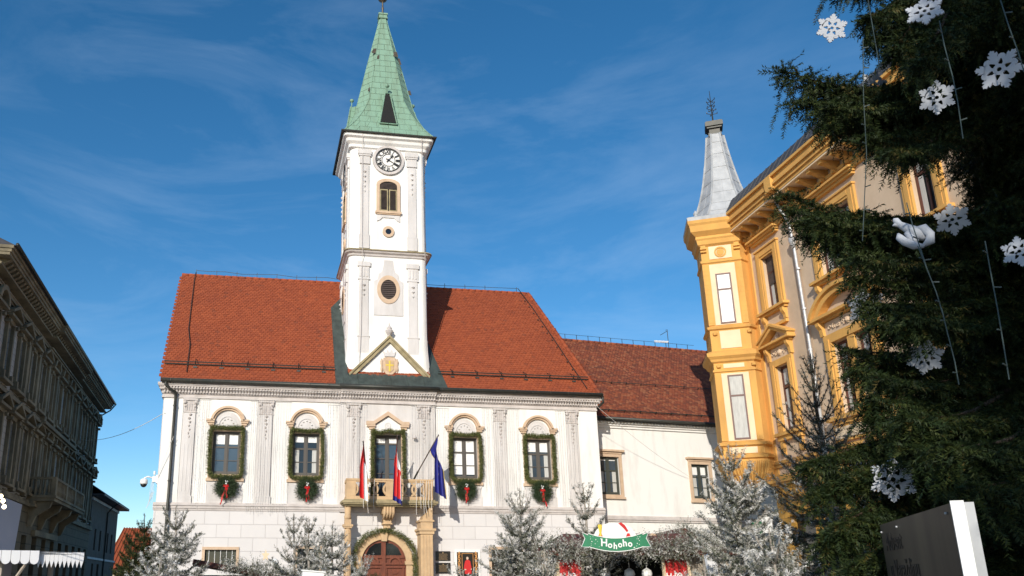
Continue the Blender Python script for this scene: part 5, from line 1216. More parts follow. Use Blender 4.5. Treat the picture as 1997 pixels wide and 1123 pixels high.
market(283, 1000, 27, 1.25, 12, 'dark unlit fir in the shade beside the left end of the hall', m='spruce', name='dark_fir', group='dark firs left of the hall', bare=.2, wood='bark', nl=.05)
market(256, 1045, 29, 1.0, 13, 'smaller dark fir in front of the orange roofed house', m='spruce', name='dark_fir', group='dark firs left of the hall', bare=.25, wood='bark', nl=.05)
market(312, 1078, 12, .55, 14, 'short spindly white fir top at the bottom edge below the security camera', bare=.7, whiten=.25)
market(1060, 1070, 13, .6, 15, 'low flocked fir before the barred ground floor window right of the poster', bare=.2, whiten=.05)
market(705, 1085, 15, .7, 16, 'lowest flocked fir, tucked against the left leaf of the portal door', bare=.2, whiten=.1)
market(1372, 1090, 11, .5, 17, 'low flocked fir at the right end of the market hut', bare=.15, whiten=.1)
market(905, 1112, 13, .7, 18, 'lowest flocked fir top at the bottom edge under the museum poster', bare=.2, whiten=.1)

# ================================================================== BIG DARK SPRUCE on the right
SX, SY = 9.15, 7.95
big = thing('spruce_tree', 'huge dark green spruce hung with white snowflakes, filling the right edge', 'spruce', (SX, SY, 0))
rng = np.random.default_rng(42)
SO = []; SD = []; SL = []; ST = []; WB = MB()
bend = np.array([0, 0, -1.0])
def limb(p0, p1, sag=.25, width=1.0, dens=1.0, droop=.55, tipup=.12, detail=True):
    """one bough: curved wood, side branches both ways, hanging twigs"""
    p0 = np.array(p0, float); p1 = np.array(p1, float); l = np.linalg.norm(p1-p0)
    ph = rng.uniform(0, 6)
    def C(s): return p0+(p1-p0)*s-np.array([0, 0, sag*4*s*(1-s)*.5])+np.array([.05*math.sin(s*7+ph), .05*math.cos(s*6+ph), tipup*s**4])
    WB.tube([tuple(C(s)) for s in np.linspace(0, 1, 8)], [.022*(1-s)**.7*(l/3)+.005 for s in np.linspace(0, 1, 8)], 5, caps=False)
    s = .12; step = .085/dens
    while s < 1.0:
        p = C(s); tg = norm(C(min(1, s+.02))-C(s-.02)); side = norm(np.cross(tg, [0, 0, 1]))
        for sg in (-1, 1):
            if rng.random() < .08: continue
            sl = width*(.16+.75*(1-s)**.8*min(1, s*3+.35))*rng.uniform(.65, 1.15)
            v = norm(tg*rng.uniform(.5, .95)+side*sg+np.array([0, 0, rng.uniform(-.35, .15)]))
            n = max(2, int(sl/.085)); q = p.copy(); w = v.copy()
            for j in range(n):
                f = j/n; w = norm(w+np.array([0, 0, -droop*.14])+rng.normal(size=3)*.06); q2 = q+w*sl/n
                SO.append(q); SD.append(w); SL.append(sl/n*1.15); ST.append(rng.normal(.48+.10*f, .20))
                s2 = norm(np.cross(w, [0, 0, 1])); 
                for g2 in (-1, 1):
                    if rng.random() < (.85 if detail else .5):
                        tl = (.09+.15*(1-f))*rng.uniform(.6, 1.3); vv = norm(w*.7+s2*g2*.7+np.array([0, 0, rng.uniform(-.7, .05)]))
                        SO.append(q); SD.append(vv); SL.append(tl); ST.append(rng.normal(.52, .20))
                if detail and rng.random() < .30*droop*2:
                    hl = rng.uniform(.15, .60)*width; vv = norm(np.array([0, 0, -1.0])+w*.30+rng.normal(size=3)*.14); nh = max(2, int(hl/.12))
                    for h in range(nh):
                        qq = q+vv*hl*h/nh; SO.append(qq); SD.append(vv+rng.normal(size=3)*.08); SL.append(hl/nh*1.25); ST.append(rng.normal(.42, .18))
                        if rng.random() < .5: SO.append(qq); SD.append(vv+rng.normal(size=3)*.45); SL.append(.08); ST.append(rng.normal(.5, .18))
                q = q2
        SO.append(p); SD.append(tg); SL.append(.12); ST.append(.35)
        if rng.random() < .5: SO.append(p); SD.append(norm(tg+rng.normal(size=3)*.4)); SL.append(.12); ST.append(.45)
        s += step/l
    SO.append(C(.97)); SD.append(norm(C(1)-C(.93))); SL.append(.16); ST.append(.55)
def tip(px, py, D): return np.array(atD(px, py, D))
def ax(z): return (SX, SY, z)
NA = 1
# boughs whose tips show against the sky and the houses
limb(ax(7.9), tip(1532, 172, 10.2), .35, .95, 1.25, .9, .25)
limb(ax(8.1), tip(1598, 190, 10.9), .30, .75, 1.1, .8)
for px_, py_, D_, z_ in ((1552, 215, 9.9, 8.0), (1575, 180, 10.6, 8.0), (1590, 240, 10.0, 7.9), (1610, 225, 9.6, 8.0), (1625, 270, 10.3, 7.9), (1665, 200, 10.9, 8.0),
                         (1545, 425, 10.0, 5.9), (1565, 455, 10.4, 5.8), (1590, 440, 9.7, 5.9), (1612, 490, 10.0, 5.6), 
                         (1668, 565, 9.7, 5.4), (1690, 610, 9.3, 5.2), (1715, 650, 9.1, 5.0), (1755, 640, 8.9, 5.0), (1685, 720, 9.5, 4.5), (1705, 760, 9.0, 4.3), (1690, 840, 9.2, 3.9), (1745, 870, 8.7, 3.7), (1780, 900, 8.3, 3.6)):
    limb(ax(z_), tip(px_, py_, D_), .28, .62, 1.25, .9, .12)
for px_, py_, D_, z_ in ((1585, 905, 8.8, 3.4), (1600, 1000, 8.5, 2.8), (1640, 1050, 8.2, 2.5), (1650, 880, 8.9, 3.5), (1690, 1090, 7.9, 2.2)):
    limb(ax(z_), tip(px_, py_, D_), .15, .60, 1.4, 1.2, -.25)
limb(ax(8.1), tip(1640, 215, 11.6), .45, .75, 1.1, .8)
limb(ax(8.0), tip(1690, 290, 10.0), .40, .70, 1.2, .9)
limb(ax(7.9), tip(1725, 320, 9.4), .40, .65, 1.2, 1.0)
limb(ax(6.0), tip(1518, 402, 10.1), .32, .62, 1.25, .75, .22)
limb(ax(5.9), tip(1580, 480, 10.6), .30, .55, 1.2, .7)
limb(ax(5.6), tip(1660, 520, 9.4), .30, .60, 1.2, .8)
limb(ax(4.6), tip(1650, 700, 10.5), .30, .62, 1.1, .8)
limb(ax(4.5), tip(1660, 742, 9.3), .30, .70, 1.3, .9)
limb(ax(4.0), tip(1700, 800, 9.0), .30, .70, 1.3, 1.0)
limb(ax(3.6), tip(1568, 868, 8.9), .10, .62, 1.3, 1.0, -.2)
limb(ax(3.0), tip(1610, 960, 8.4), .20, .60, 1.3, 1.1, -.3)
limb(ax(2.6), tip(1690, 990, 8.0), .10, .60, 1.3, 1.2, -.4)
limb(ax(2.5), tip(1740, 930, 8.8), .15, .60, 1.2, 1.0)
limb(ax(2.2), tip(1660, 1120, 7.8), .10, .60, 1.2, 1.2, -.3)
limb(ax(10.6), tip(1625, -20, 10.6), .4, .8, 1.1, .9)
limb(ax(10.2), tip(1680, 45, 10.0), .5, .8, 1.2, 1.0)
limb(ax(10.0), tip(1700, 95, 10.8), .3, .6, 1.2, .9)
limb(ax(10.1), tip(1745, 110, 9.7), .3, .7, 1.2, 1.0)
limb(ax(9.9), tip(1800, 140, 9.0), .3, .7, 1.2, 1.0)
limb(ax(4.1), tip(1760, 840, 8.3), .3, .7, 1.3, 1.2)
limb(ax(3.6), tip(1850, 900, 7.6), .2, .8, 1.3, 1.3)
limb(ax(3.2), tip(1900, 980, 7.4), .2, .8, 1.3, 1.3)
# the dense body: boughs all round, kept short towards the gap where the house shows through
def clear(az, z):
    """largest reach for a bough of the body in that direction"""
    full = 3.2*(1-z/19.5)**.8+.15
    d = (math.degrees(az)-215) % 360; d = min(d, 360-d)      # 215 deg points at the camera, to its left 140
    left = (math.degrees(az)-140) % 360; left = min(left, 360-left)
    lim = full
    if left < 80: lim = min(full, (.25 if 6.0 < z < 7.7 or 8.4 < z < 9.8 else .9)+.5*(left/80)**2*2)
    return lim
z = 1.5
while z < 12.4:
    k = 9; a0 = rng.uniform(0, 2*PI)
    for i in range(k):
        a = a0+2*PI*i/k+rng.normal()*.12; l = clear(a, z)*rng.uniform(.8, 1.05); face = (math.degrees(a)-225) % 360; face = min(face, 360-face)
        limb(ax(z), (SX+l*math.cos(a), SY+l*math.sin(a), z-.10*l+rng.uniform(-.2, .1)), .2, .62, 1.0 if face < 100 else .55, 1.0, .1, detail=face < 100)
    z += .36
while z < 18.8:
    for i in range(7):
        a = rng.uniform(0, 2*PI); l = 3.2*(1-z/19.5)**.8+.2; limb(ax(z), (SX+l*math.cos(a), SY+l*math.sin(a), z-.1*l), .2, .5, .5, .8, .1, detail=False)
    z += .5
nn = len(SO); T = brush_template(24, rng, .17, .9); Oa = np.array(SO)-np.array([SX, SY, 0])
V = brushes(Oa, np.array(SD), np.array(SL)*1.25, .040, T, rng)
tint = np.clip(np.repeat(np.array(ST), 24)+rng.normal(0, .08, nn*24), 0, .93)
tri_mesh('crown', V, tint, M['spruce'], big)
WB.xform(TR(-SX, -SY, 0)); WB.tube([(0, 0, .0), (0, 0, 6), (0, 0, 12), (0, 0, 19.3)], [.26, .19, .11, .01], 10); WB.build('trunk', M['bark'], big)

shade_spruce = copy_tree(big); shade_spruce.location = (2.7, -3.5, 0); shade_spruce.rotation_euler = (0, 0, rad(160)); shade_spruce.scale = (.9, .9, 1.0)  # unseen copy of the spruce, added behind the camera to cast shade
shade_spruce['label'] = 'unseen spruce added behind the viewer to shade the snowflake-hung one'
# ------------------------------------------------------------------ snowflakes and light cords on the spruce
def flake_mesh(R):
    b = MB(); t = .012
    hx = lambda r, a: (r*math.cos(a), r*math.sin(a))
    for k in range(6):
        a = PI/2+k*PI/3; s0 = len(b.v)
        # arm with leaf-like barbs, drawn along +x then turned
        arm = [(.05, -.02), (.16, -.035), (.22, -.11), (.29, -.13), (.30, -.07), (.36, -.10), (.41, -.10), (.39, -.045), (.46, -.06), (.47, -.02), (.5, 0)]
        poly = arm+[(x, -y) for x, y in reversed(arm[:-1])]
        e = t+.0006*k; b.prism([(x*2*R*1.0, y*2*R) for x, y in poly], -e, e)
        c = math.cos(a); s = math.sin(a)
        b.xform(Matrix(((c, 0, -s, 0), (0, 1, 0, 0), (s, 0, c, 0), (0, 0, 0, 1))), s0)
        # broad petal between the arms with a crescent cut out of it
        a2 = a+PI/6; s0 = len(b.v)
        b.band(.38*R, 0, .125*R, .205*R, -t*.9-.0005*k, t*.9+.0005*k, -PI*.66, PI*.66, 12)
        b.prism([(.50*R, -.10*R), (.66*R, -.16*R), (.74*R, -.05*R), (.74*R, .05*R), (.66*R, .16*R), (.50*R, .10*R)], -t*.85, t*.85)
        c = math.cos(a2); s = math.sin(a2); b.xform(Matrix(((c, 0, -s, 0), (0, 1, 0, 0), (s, 0, c, 0), (0, 0, 0, 1))), s0)
    b.band(0, 0, .10*R, .25*R, -t*1.1, t*1.1, 0, 2*PI, 18)
    b.band(0, 0, .56*R, .62*R, -t*1.05, t*1.05, 0, 2*PI, 24)
    return b
fb = flake_mesh(.30); fme = None
flakes = [(1622, 55, 10.2, .30, 25, 8, 'bright sunlit white snowflake against the blue sky at the upper left of the spruce'),
 (1803, 22, 9.3, .30, 5, -12, 'white snowflake on the dark upper spruce, cut by the top edge'),
 (1949, 135, 8.3, .30, -15, 10, 'largest white snowflake on the dark upper right of the spruce'),
 (1827, 190, 9.6, .29, 10, 20, 'blue-white snowflake over the yellow eaves between two boughs'),
 (1703, 165, 10.8, .28, 35, 10, 'faint shaded snowflake against the far end of the yellow eaves'),
 (1690, 598, 9.2, .30, -5, 12, 'grey shaded snowflake before the arched pediment of the beige house'),
 (1857, 428, 9.3, .26, 0, 30, 'dark silhouetted snowflake just right of the white bird-shaped ornament'),
 (1988, 490, 8.4, .22, 0, 0, 'snowflake half cut by the right edge of the picture'),
 (1742, 935, 8.6, .32, 12, 5, 'dull grey snowflake hanging above the dark sign'),
 (1805, 697, 9.6, .28, 20, 25, 'bluish snowflake deep in the gap of the spruce'),
 (1672, 905, 10.0, .15, 50, 10, 'small sunlit snowflake edge-on among the shaded flocked firs')]
for px, py, D, R, yaw, rollv, lab in flakes:
    k_ = {1690: 1.0, 1857: .6, 1672: 1.0, 1703: .3, 1742: -.3, 1827: -1.0, 1803: -.9, 1949: -.5, 1805: -.6}.get(px, 0); R *= .68*(1+k_/D); D += .5+k_; p = atD(px, py, D)
    if fme is None: o = fb.build('snowflake', M['flake']); fme = o.data
    else: o = bpy.data.objects.new('snowflake', fme); COL.objects.link(o)
    o.location = p; base = -math.atan2(p.x, p.y)
    o.rotation_euler = (rad(rollv), rad(yaw*.5), base+rad(yaw)); o.scale = (R/.30,)*3
    tag(o, lab, 'snowflake', 'white snowflakes hung on the spruce')
# bird-shaped white ornament
p = atD(1783, 455, 8.9); b = MB(); b.smooth = True
def blob(pts, rs): b.tube([tuple(c*.86 for c in q) for q in pts], [r*.86 for r in rs], 12)
blob([(-.17, 0, .22), (-.15, 0, .20), (-.12, 0, .14), (-.04, 0, .06), (.05, 0, -.02), (.09, 0, -.09)], [.012, .035, .035, .055, .075, .03])
blob([(-.19, 0, .14), (-.17, 0, .15), (-.12, 0, .13)], [.008, .02, .03])
blob([(.03, -.03, .05), (.09, -.04, .03), (.145, -.04, -.06), (.13, -.04, -.14), (.06, -.04, -.18)], [.015, .05, .045, .05, .02])
blob([(-.15, -.04, .02), (-.145, -.05, -.03), (-.10, -.06, -.10), (-.02, -.06, -.165), (.07, -.05, -.19)], [.012, .04, .045, .045, .02])
blob([(-.07, -.02, .02), (-.03, -.03, -.07), (.01, -.03, -.12)], [.03, .045, .03])
o = b.build('bird_ornament', M['flake']); o.location = p; o.rotation_euler = (0, 0, -math.atan2(p.x, p.y)); tag(o, 'white puffy bird-shaped ornament hanging in front of the beige house window', 'ornament')
cords = [([(1683, 75), (1684, 190), (1690, 300), (1684, 430), (1682, 470)], 9.6, 'thin dark light cord falling past the leftmost sky gap to the beige wall'),
 ([(1693, 0), (1703, 60), (1712, 110), (1716, 140)], 9.8, 'light cord in the upper sky gap, by the yellow eaves'),
 ([(1832, 40), (1842, 90), (1858, 150), (1868, 200), (1878, 270)], 8.6, 'long pale light cord crossing the dark gap under the top-edge snowflake'),
 ([(1951, 0), (1967, 50), (1985, 100), (1997, 140)], 7.9, 'pale light cord just right of the largest snowflake'),
 ([(1921, 470), (1930, 520), (1945, 600), (1960, 690), (1968, 740)], 8.3, 'pale light cord down the black right side of the spruce'),
 ([(1836, 600), (1848, 650), (1862, 705), (1870, 750)], 8.6, 'light cord in the dark gap above the lower boughs'),
 ([(1768, 395), (1780, 440), (1797, 490), (1808, 525)], 8.75, 'cord from which the bird-shaped ornament hangs'),
 ([(1790, 480), (1810, 530), (1826, 570), (1838, 610)], 8.8, 'short cord below the bird-shaped ornament')]
rr = random.Random(9)
for pts, D, lab in cords:
    P = [atD(x, y, D) for x, y in pts]; b = MB(); o0 = P[0]; b.tube([q-o0 for q in P], .0048, 5)
    for a, c in zip(P[:-1], P[1:]):
        n = max(1, int((a-c).length/.22))
        for i in range(n):
            q = a+(c-a)*(i+.5)/n-o0; s = rr.choice((-1, 1)); e = q+Vector((s*.055, -.02, rr.uniform(-.01, .02))); b.tube([q, e], [.006, .008], 4)
    o = b.build('string_lights', M['cable'], None, o0); tag(o, lab, 'string lights', 'light cords hanging on the spruce')
# ================================================================== MARKET HUTS, SIGN, STALL
rng = np.random.default_rng(77)
# hut with the green ribbon sign
c = atD(1215, 1123, 16.5); hy = math.atan2(-c.x, c.y)*.45
hut = thing('market_hut', 'wooden market hut with fir boughs along its eaves under the green ribbon sign', 'market hut', (c.x, c.y, .16), hy)
b = MB(); b.box(-1.5, 1.5, 0, 2.0, -.16, 0); b.box(-1.5, -1.35, 0, 2.0, 0, 2.0); b.box(1.35, 1.5, 0, 2.0, 0, 2.0); b.box(-1.35, 1.35, 1.9, 2.0, 0, 2.0); b.box(-1.35, 1.35, 0, .10, 0, .95); b.box(-1.35, -.85, 0, .08, .96, 1.95); b.box(.80, 1.35, 0, .08, .96, 1.95)
b.build('wall', M['boards'], hut); B(-1.3, 1.3, .5, 1.8, .1, 1.9).build('interior', M['dark'], hut)
b = MB(); b.add([(-1.45,-.35,2.02),(1.65,-.35,2.02),(1.55,1.0,2.36),(-.9,1.0,2.36)], [(0,1,2,3)]); b.add([(-1.45,2.3,2.02),(1.65,2.3,2.02),(1.55,1.0,2.36),(-.9,1.0,2.36)], [(3,2,1,0)]); b.box(-1.45, 1.6, -.36, -.32, 1.90, 2.03); b.add([(1.5,0,2.0),(1.5,2,2.0),(1.5,1,2.38)], [(0,1,2)]); b.add([(-1.5,0,2.0),(-1.5,2,2.0),(-1.5,1,2.38)], [(0,1,2)])
b.build('roof', M['roofbrown'], hut)
V, t = garland([(-1.5, -.42, 2.02), (-.8, -.45, 1.98), (0, -.45, 2.02), (.8, -.45, 2.02), (1.3, -.42, 2.08), (1.6, -.40, 2.1)], .24, 520, rng, nl=.07)
o = tri_mesh('hut_garland', V, np.clip(t, 0, 1), M['flock'], loc=(c.x, c.y, .16)); o.rotation_euler = (0, 0, hy); tag(o, 'frosted fir boughs hanging along the eaves of the hut with the green ribbon sign', 'garland')
for i, (x, lab) in enumerate(((-.98, 'red poster with white lettering on the left post of the hut'), (.98, 'red poster with white lettering on the pale board right of the hut opening'))):
    p = thing('red_poster', lab, 'poster', Vector((c.x, c.y, 0))+Matrix.Rotation(hy, 4, 'Z') @ Vector((x, -.03, 1.55)), hy, 'red posters on the market hut')
    B(-.26, .26, -.03, 0, -.2, .52).build('board', M['cream'], p); B(-.20, .20, -.036, -.0305, -.2, .44).build('sheet', M['postred'], p)
    b = MB(); add_text(b, 'Ho', .15, TR(-.11, -.040, .13) @ Matrix.Rotation(.1, 4, 'Y') @ UPRIGHT, extr=.002, offset=.004); add_text(b, 'ho', .13, TR(.02, -.040, .18) @ UPRIGHT, extr=.002, offset=.004); add_text(b, 'ho', .14, TR(.14, -.040, .12) @ Matrix.Rotation(.1, 4, 'Y') @ UPRIGHT, extr=.002, offset=.004); b.build('lettering', M['plast'], p)
for i, x in enumerate((-.35, .10, .42)):
    o = MB(); o.smooth = True; o.lathe([(.005, .28), (.004, .12), (.03, .11), (.085, .07), (.10, .0), (.07, -.06), (.02, -.11)], (0, 0, 0), 12); q = o.build('hanging_ornament', M['plast'], None, Vector((c.x, c.y, 0))+Matrix.Rotation(hy, 4, 'Z') @ Vector((x, -.1, 1.72)))
    tag(q, ['leftmost white heart-shaped bauble in the dark hut opening', 'middle white heart-shaped bauble in the dark hut opening', 'rightmost white heart-shaped bauble in the dark hut opening'][i], 'bauble', 'white baubles in the hut opening')
# ribbon sign with white arch
sc = atD(1201, 1060, 14.6); sg = thing('ribbon_sign', 'green ribbon sign reading Hohoho below a white domed board', 'sign', (sc.x, sc.y, sc.z+.02), hy-.05); sg.scale = (.72, .72, .78)
b = MB(); R_ = .49; poly = [(R_*math.cos(t)*1.02, .06+.36*math.sin(t)) for t in [PI*i/24 for i in range(25)]]; b.prism(poly+[(-.45, -.02), (.45, -.02)], .02, .05); b.build('domed_board', M['plast'], sg)
def arcz(x): return -.05+.10*(x/.62)**2
xs = [-.62+1.24*i/16 for i in range(17)]
b = MB(); b.prism([(x, arcz(x)+.13) for x in xs]+[(x, arcz(x)-.13) for x in reversed(xs)], -.02, .015)
for s in (-1, 1): b.prism([(s*.58, .12), (s*.74, .20), (s*.70, .08), (s*.78, -.08), (s*.58, -.10)], -.006, .014)
b.build('ribbon', M['green'], sg)
b = MB(); 
for i in range(16):
    x0, x1 = xs[i], xs[i+1]
    for o_ in (.135, -.145): b.add([(x0,-.024,arcz(x0)+o_),(x1,-.024,arcz(x1)+o_),(x1,-.024,arcz(x1)+o_+.014),(x0,-.024,arcz(x0)+o_+.014)], [(0,1,2,3)])
for s in (-1, 1): b.tube([(s*.62, -.01, .16), (s*.76, -.01, .21), (s*.70, -.01, .08), (s*.79, -.01, -.09), (s*.62, -.01, -.10)], .010, 4)
b.build('white_edge', M['plast'], sg)
b = MB()
for ch, x, dz, sz, rt_ in (('H', -.27, .02, .22, .06), ('o', -.14, -.01, .19, -.05), ('h', -.02, -.03, .18, .08), ('o', .09, .0, .18, 0), ('h', .20, .02, .21, -.04), ('o', .32, -.01, .19, .05)):
    add_text(b, ch, sz, TR(x, -.027, arcz(x)+dz-.0) @ Matrix.Rotation(rt_, 4, 'Y') @ UPRIGHT, extr=.003, offset=.005)
b.build('lettering', M['plast'], sg)
b = MB(); r_ = random.Random(5)
for i in range(46):
    x = r_.uniform(-.58, .58)
    if -.34 < x < .40: continue
    b.disc(x, arcz(x)+r_.uniform(-.11, .11), r_.uniform(.005, .011), -.023, -.0205, 6)
b.build('snow_dots', M['plast'], sg)
b = MB(); b.lathe([(.01, .14), (.05, .13), (.045, .08), (.02, -.06), (.03, -.09), (.01, -.11)], (-.335, 0, .24), 10); b.xform(Matrix.Diagonal((1, .25, 1, 1))); b.build('yellow_flame_shape', M['gold'], sg)
b = MB()
for x in (-.34, .30): b.prism([(x-.05, .05), (x+.04, .05), (x+.055, .12), (x+.03, .19), (x-.02, .19), (x-.055, .12)], .0, .0195)
b.prism([(.09, .40), (.16, .42), (.24, .36), (.31, .24), (.27, .22), (.20, .30), (.14, .36)], .005, .0195); b.build('red_mitten_shape', M['red'], sg)
# second hut to the right, roof end behind
c2 = atD(1335, 1123, 20); h2 = thing('market_hut', 'grey-boarded market hut with a low pointed gable, just right of the ribbon sign', 'market hut', (c2.x, c2.y, 0), hy)
b = MB(); b.box(-1.1, 1.1, 0, 2.2, 0, 2.15); b.prism([(-1.1, 2.151), (1.1, 2.151), (0, 2.62)], 0, 2.2); b.build('wall', M['boards'], h2)
b = MB(); b.prism([(-1.35, 2.03), (-1.30, 1.98), (0, 2.62), (1.30, 1.98), (1.35, 2.03), (0, 2.74)], -.3, 2.4); b.build('roof', M['roofbrown'], h2)
V, t = garland([(-1.3, -.34, 2.1), (0, -.34, 2.72), (1.3, -.34, 2.1)], .17, 340, rng, nl=.06); o = tri_mesh('hut_garland', V, t, M['flock'], loc=(c2.x, c2.y, 0)); o.rotation_euler = (0, 0, hy); tag(o, 'frosted fir boughs along the pointed gable of the grey-boarded hut', 'garland')
q = thing('finial_disc', 'round orange wooden disc standing on the brown hut roof right of the ribbon sign', 'decoration', atD(1273, 1051, 17.5)); B(-.02, .02, -.01, .01, -.15, 0).build('stem', M['boards'], q); MB().disc(0, .02, .09, -.015, .015, 16).build('disc', M['sandp'], q)
# hut on the left in front of the hall
c3 = atD(465, 1123, 19); h3 = thing('market_hut', 'market hut with frosted fir boughs on its roof below the leftmost arched window', 'market hut', (c3.x, c3.y, 0), .06)
b = MB(); b.box(-.9, .9, 0, 2, 0, 1.75); b.build('wall', M['boards'], h3); b = MB(); b.prism([(-1.0, 1.98), (-.98, 2.08), (.6, 1.80), (1.15, 1.62), (1.1, 1.56), (.5, 1.72)], -.3, 2.2); b.build('roof', M['roofbrown'], h3)
V, t = garland([(-.35, -.36, 1.92), (.2, -.38, 1.90), (.6, -.38, 1.86), (1.2, -.36, 1.66)], .20, 420, rng, nl=.07); o = tri_mesh('hut_garland', V, t, M['flock'], loc=(c3.x, c3.y, 0)); o.rotation_euler = (0, 0, .06); tag(o, 'frosted fir boughs along the roof of the hut below the leftmost arched window', 'garland')
for px, py, lab in ((518, 1085, 'cream paper star on the left hut roof, the larger of two'), (536, 1097, 'white frosted ball on the left hut roof beside a paper star')):
    q = atD(px, py, 18.2); b = MB()
    if px < 520: b.prism([(.09*math.cos(PI/2+k*PI/5)*(1 if k % 2 == 0 else .45), .13*math.sin(PI/2+k*PI/5)*(1 if k % 2 == 0 else .45)+.02) for k in range(10)], -.02, .02); o = b.build('paper_star', M['cream'], None, q); tag(o, lab, 'star')
    else: b.smooth = True; b.lathe([(.01, -.09), (.07, -.05), (.09, 0), (.07, .05), (.01, .09)], (0,0,0), 10); o = b.build('frosted_ball', M['plast'], None, q); tag(o, lab, 'ball')
q = atD(1384, 1095, 12.5); b = MB(); b.prism([(-.06, .08), (.02, .12), (.10, .05), (.06, -.6), (-.0, -.6)], -.03, .03); o = b.build('banner', M['fabric'], None, q); tag(o, 'small folded white banner left of the large flocked fir below the oriel', 'banner')
q = atD(610, 1118, 13); b = MB(); b.box(-.16, .16, -.1, .1, -.4, .02); b.box(-.18, .18, -.12, .12, .021, .04); o = b.build('white_crate', M['plast'], None, q); o.rotation_euler = (0, .08, 0); tag(o, 'white box top at the bottom edge between the flocked firs left of the portal', 'box')
q = atD(1488, 1025, 15); t = thing('cup_sign', 'small white and green lantern-like box among the firs under the oriel', 'box', q); b = MB(); b.box(-.05, .13, -.06, .06, -.12, .14); b.build('white_body', M['plast'], t); b = MB(); b.box(-.16, -.052, -.05, .05, -.14, .06); b.build('green_side', M['green'], t)
# dark bronze sign panel near the camera
pa = np.array([4.97, 6.03]); pb = np.array([3.95, 4.20]); dd = pb-pa; ang = math.atan2(dd[1], dd[0]); ln = float(np.hypot(*dd))
sgn = thing('sign_panel', 'dark bronze sign panel with black lettering and bright white edge, standing lower right', 'sign', (pa[0], pa[1], 0), ang)
B(0, ln, 0, .02, .35, 2.03).build('front_sheet', M['panel'], sgn)
b = MB(); b.box(.01, ln-.002, .021, .09, .35, 2.025); b.build('casing', M['fabric'], sgn)
b = MB(); b.box(ln, ln+.012, -.012, .055, .34, 2.04); b.build('edge_trim', M['plast'], sgn); b = MB(); b.box(ln+.0, ln+.006, .056, .105, .34, 2.03); b.build('side_strip', M['zinc'], sgn)
for x in (.15, ln-.2): B(x, x+.06, .06, .14, 0, .35).build('leg', M['steel'], sgn)
b = MB(); add_text(b, 'Advent', .19, TR(.42, -.004, 1.88) @ UPRIGHT, extr=.002); add_text(b, 'u Varaždinu', .19, TR(.62, -.004, 1.68) @ UPRIGHT, extr=.002); b.build('lettering', M['black'], sgn)
b = MB()
for x, z in ((.06, 1.97), (.62, 1.98), (ln-.14, 1.98), (.05, 1.50), (ln-.08, 1.45)): b.smooth = True; b.lathe([(.007, -.007), (.009, 0), (.007, .007)], (x, -.006, z), 8)
b.build('fixing_stud', M['steel'], sgn)
# market stall at the lower left
s0 = atD(60, 1090, 9.0); st = thing('market_stall', 'white canopied market stall with a scalloped valance at the lower left corner', 'stall', (s0.x, s0.y, 0), .33)
zt = s0.z+.02
b = MB()
x = -1.2
while x < .05:
    w = .085; b.prism([(x, .06), (x+w-.004, .06)]+[(x+w/2+(w/2-.002)*math.cos(t), -.025+.045*math.sin(t)) for t in [-PI*i/8 for i in range(9)]], 0, .012); x += w
for i, (x0, x1, n) in enumerate(((.06, .50, 11),)):
    w = (x1-x0)/n
    for k in range(n): a = x0+k*w; b.prism([(a, .05), (a+w-.002, .05), (a+w-.002, -.03), (a+w/2, -.10), (a, -.03)], .05, .06)
b.xform(TR(0, 0, zt)); b.build('valance', M['fabric'], st)
b = MB(); b.add([(-1.2, .02, .055), (.12, .02, .055), (.50, .05, .045), (.4, 1.6, -.02), (-1.2, 1.6, -.02)], [(0,1,2,3,4)]); b.add([(-1.2, .02, .04), (.12, .02, .04), (.50, .05, .03), (.4, 1.6, -.035), (-1.2, 1.6, -.035)], [(4,3,2,1,0)]); b.xform(TR(0, 0, zt)); b.build('canopy', M['fabric'], st)
b = MB(); b.tube([(-.25, .10, 0), (-.25, .10, zt)], .03, 6); b.tube([(-.25, .10, zt-.45), (.0, .04, zt)], .015, 5); b.build('post', M['boards'], st); b = MB(); b.tube([(.40, 1.5, 0), (.36, 1.5, zt-.02)], .03, 6); b.build('post', M['boards'], st)
B(-1.2, .45, .9, 1.5, 0, .9).build('counter', M['wood'], st)
tq = atD(26, 1030, 10.4); tt = thing('tent', 'grey-lilac canvas tent corner rising over the stall canopy at the left edge', 'tent', (tq.x, tq.y, 0), 1.15)
z0 = 1.6; b = MB(); b.add([(-2.0, 0, 0), (.05, 0, 0), (.05, .0, 1.85), (.10, 0, 2.46), (-.35, -.0, 2.54), (-2.0, .0, 2.72)], [(0,1,2,3,4,5)]); b.add([(.05, 0, 0), (.05, 2, 0), (.05, 2, 1.85), (.10, 2, 2.46), (.10, 0, 2.46), (.05, .0, 1.85)], [(0,1,2,5),(5,2,3,4)]); b.add([(.10, 0, 2.46), (.10, 2, 2.46), (-2, 2, 2.72), (-2, 0, 2.72), (-.35, 0, 2.54)], [(0,1,2,3,4)])
b.build('canvas', M['tarp'], tt)
b = MB(); b.tube([(.03, .03, 0), (.03, .03, 2.28)], .025, 6); b.build('pole', M['steel'], tt)
for i, (px, py) in enumerate(((2, 968), (6, 977), (8, 988))):
    q = atD(px, py, 8.1); bt = thing('light_bulb', ['uppermost glowing warm bulb on the stall light string at the left edge', 'middle glowing warm bulb on the stall light string at the left edge', 'lowest glowing warm bulb on the stall light string at the left edge'][i], 'bulb', q, group='glowing bulbs above the tent')
    b = MB(); b.smooth = True; b.lathe([(.004, -.02), (.016, -.012), (.02, 0), (.014, .014), (.008, .02)], (0, 0, 0), 10); b.build('glass', M['bulb'], bt)
    b = MB(); b.lathe([(.008, .02), (.010, .025), (.009, .045)], (0, 0, 0), 8); b.tube([(0, 0, .045), (-.3, 0, .10)], .004, 4); b.build('socket', M['black'], bt)
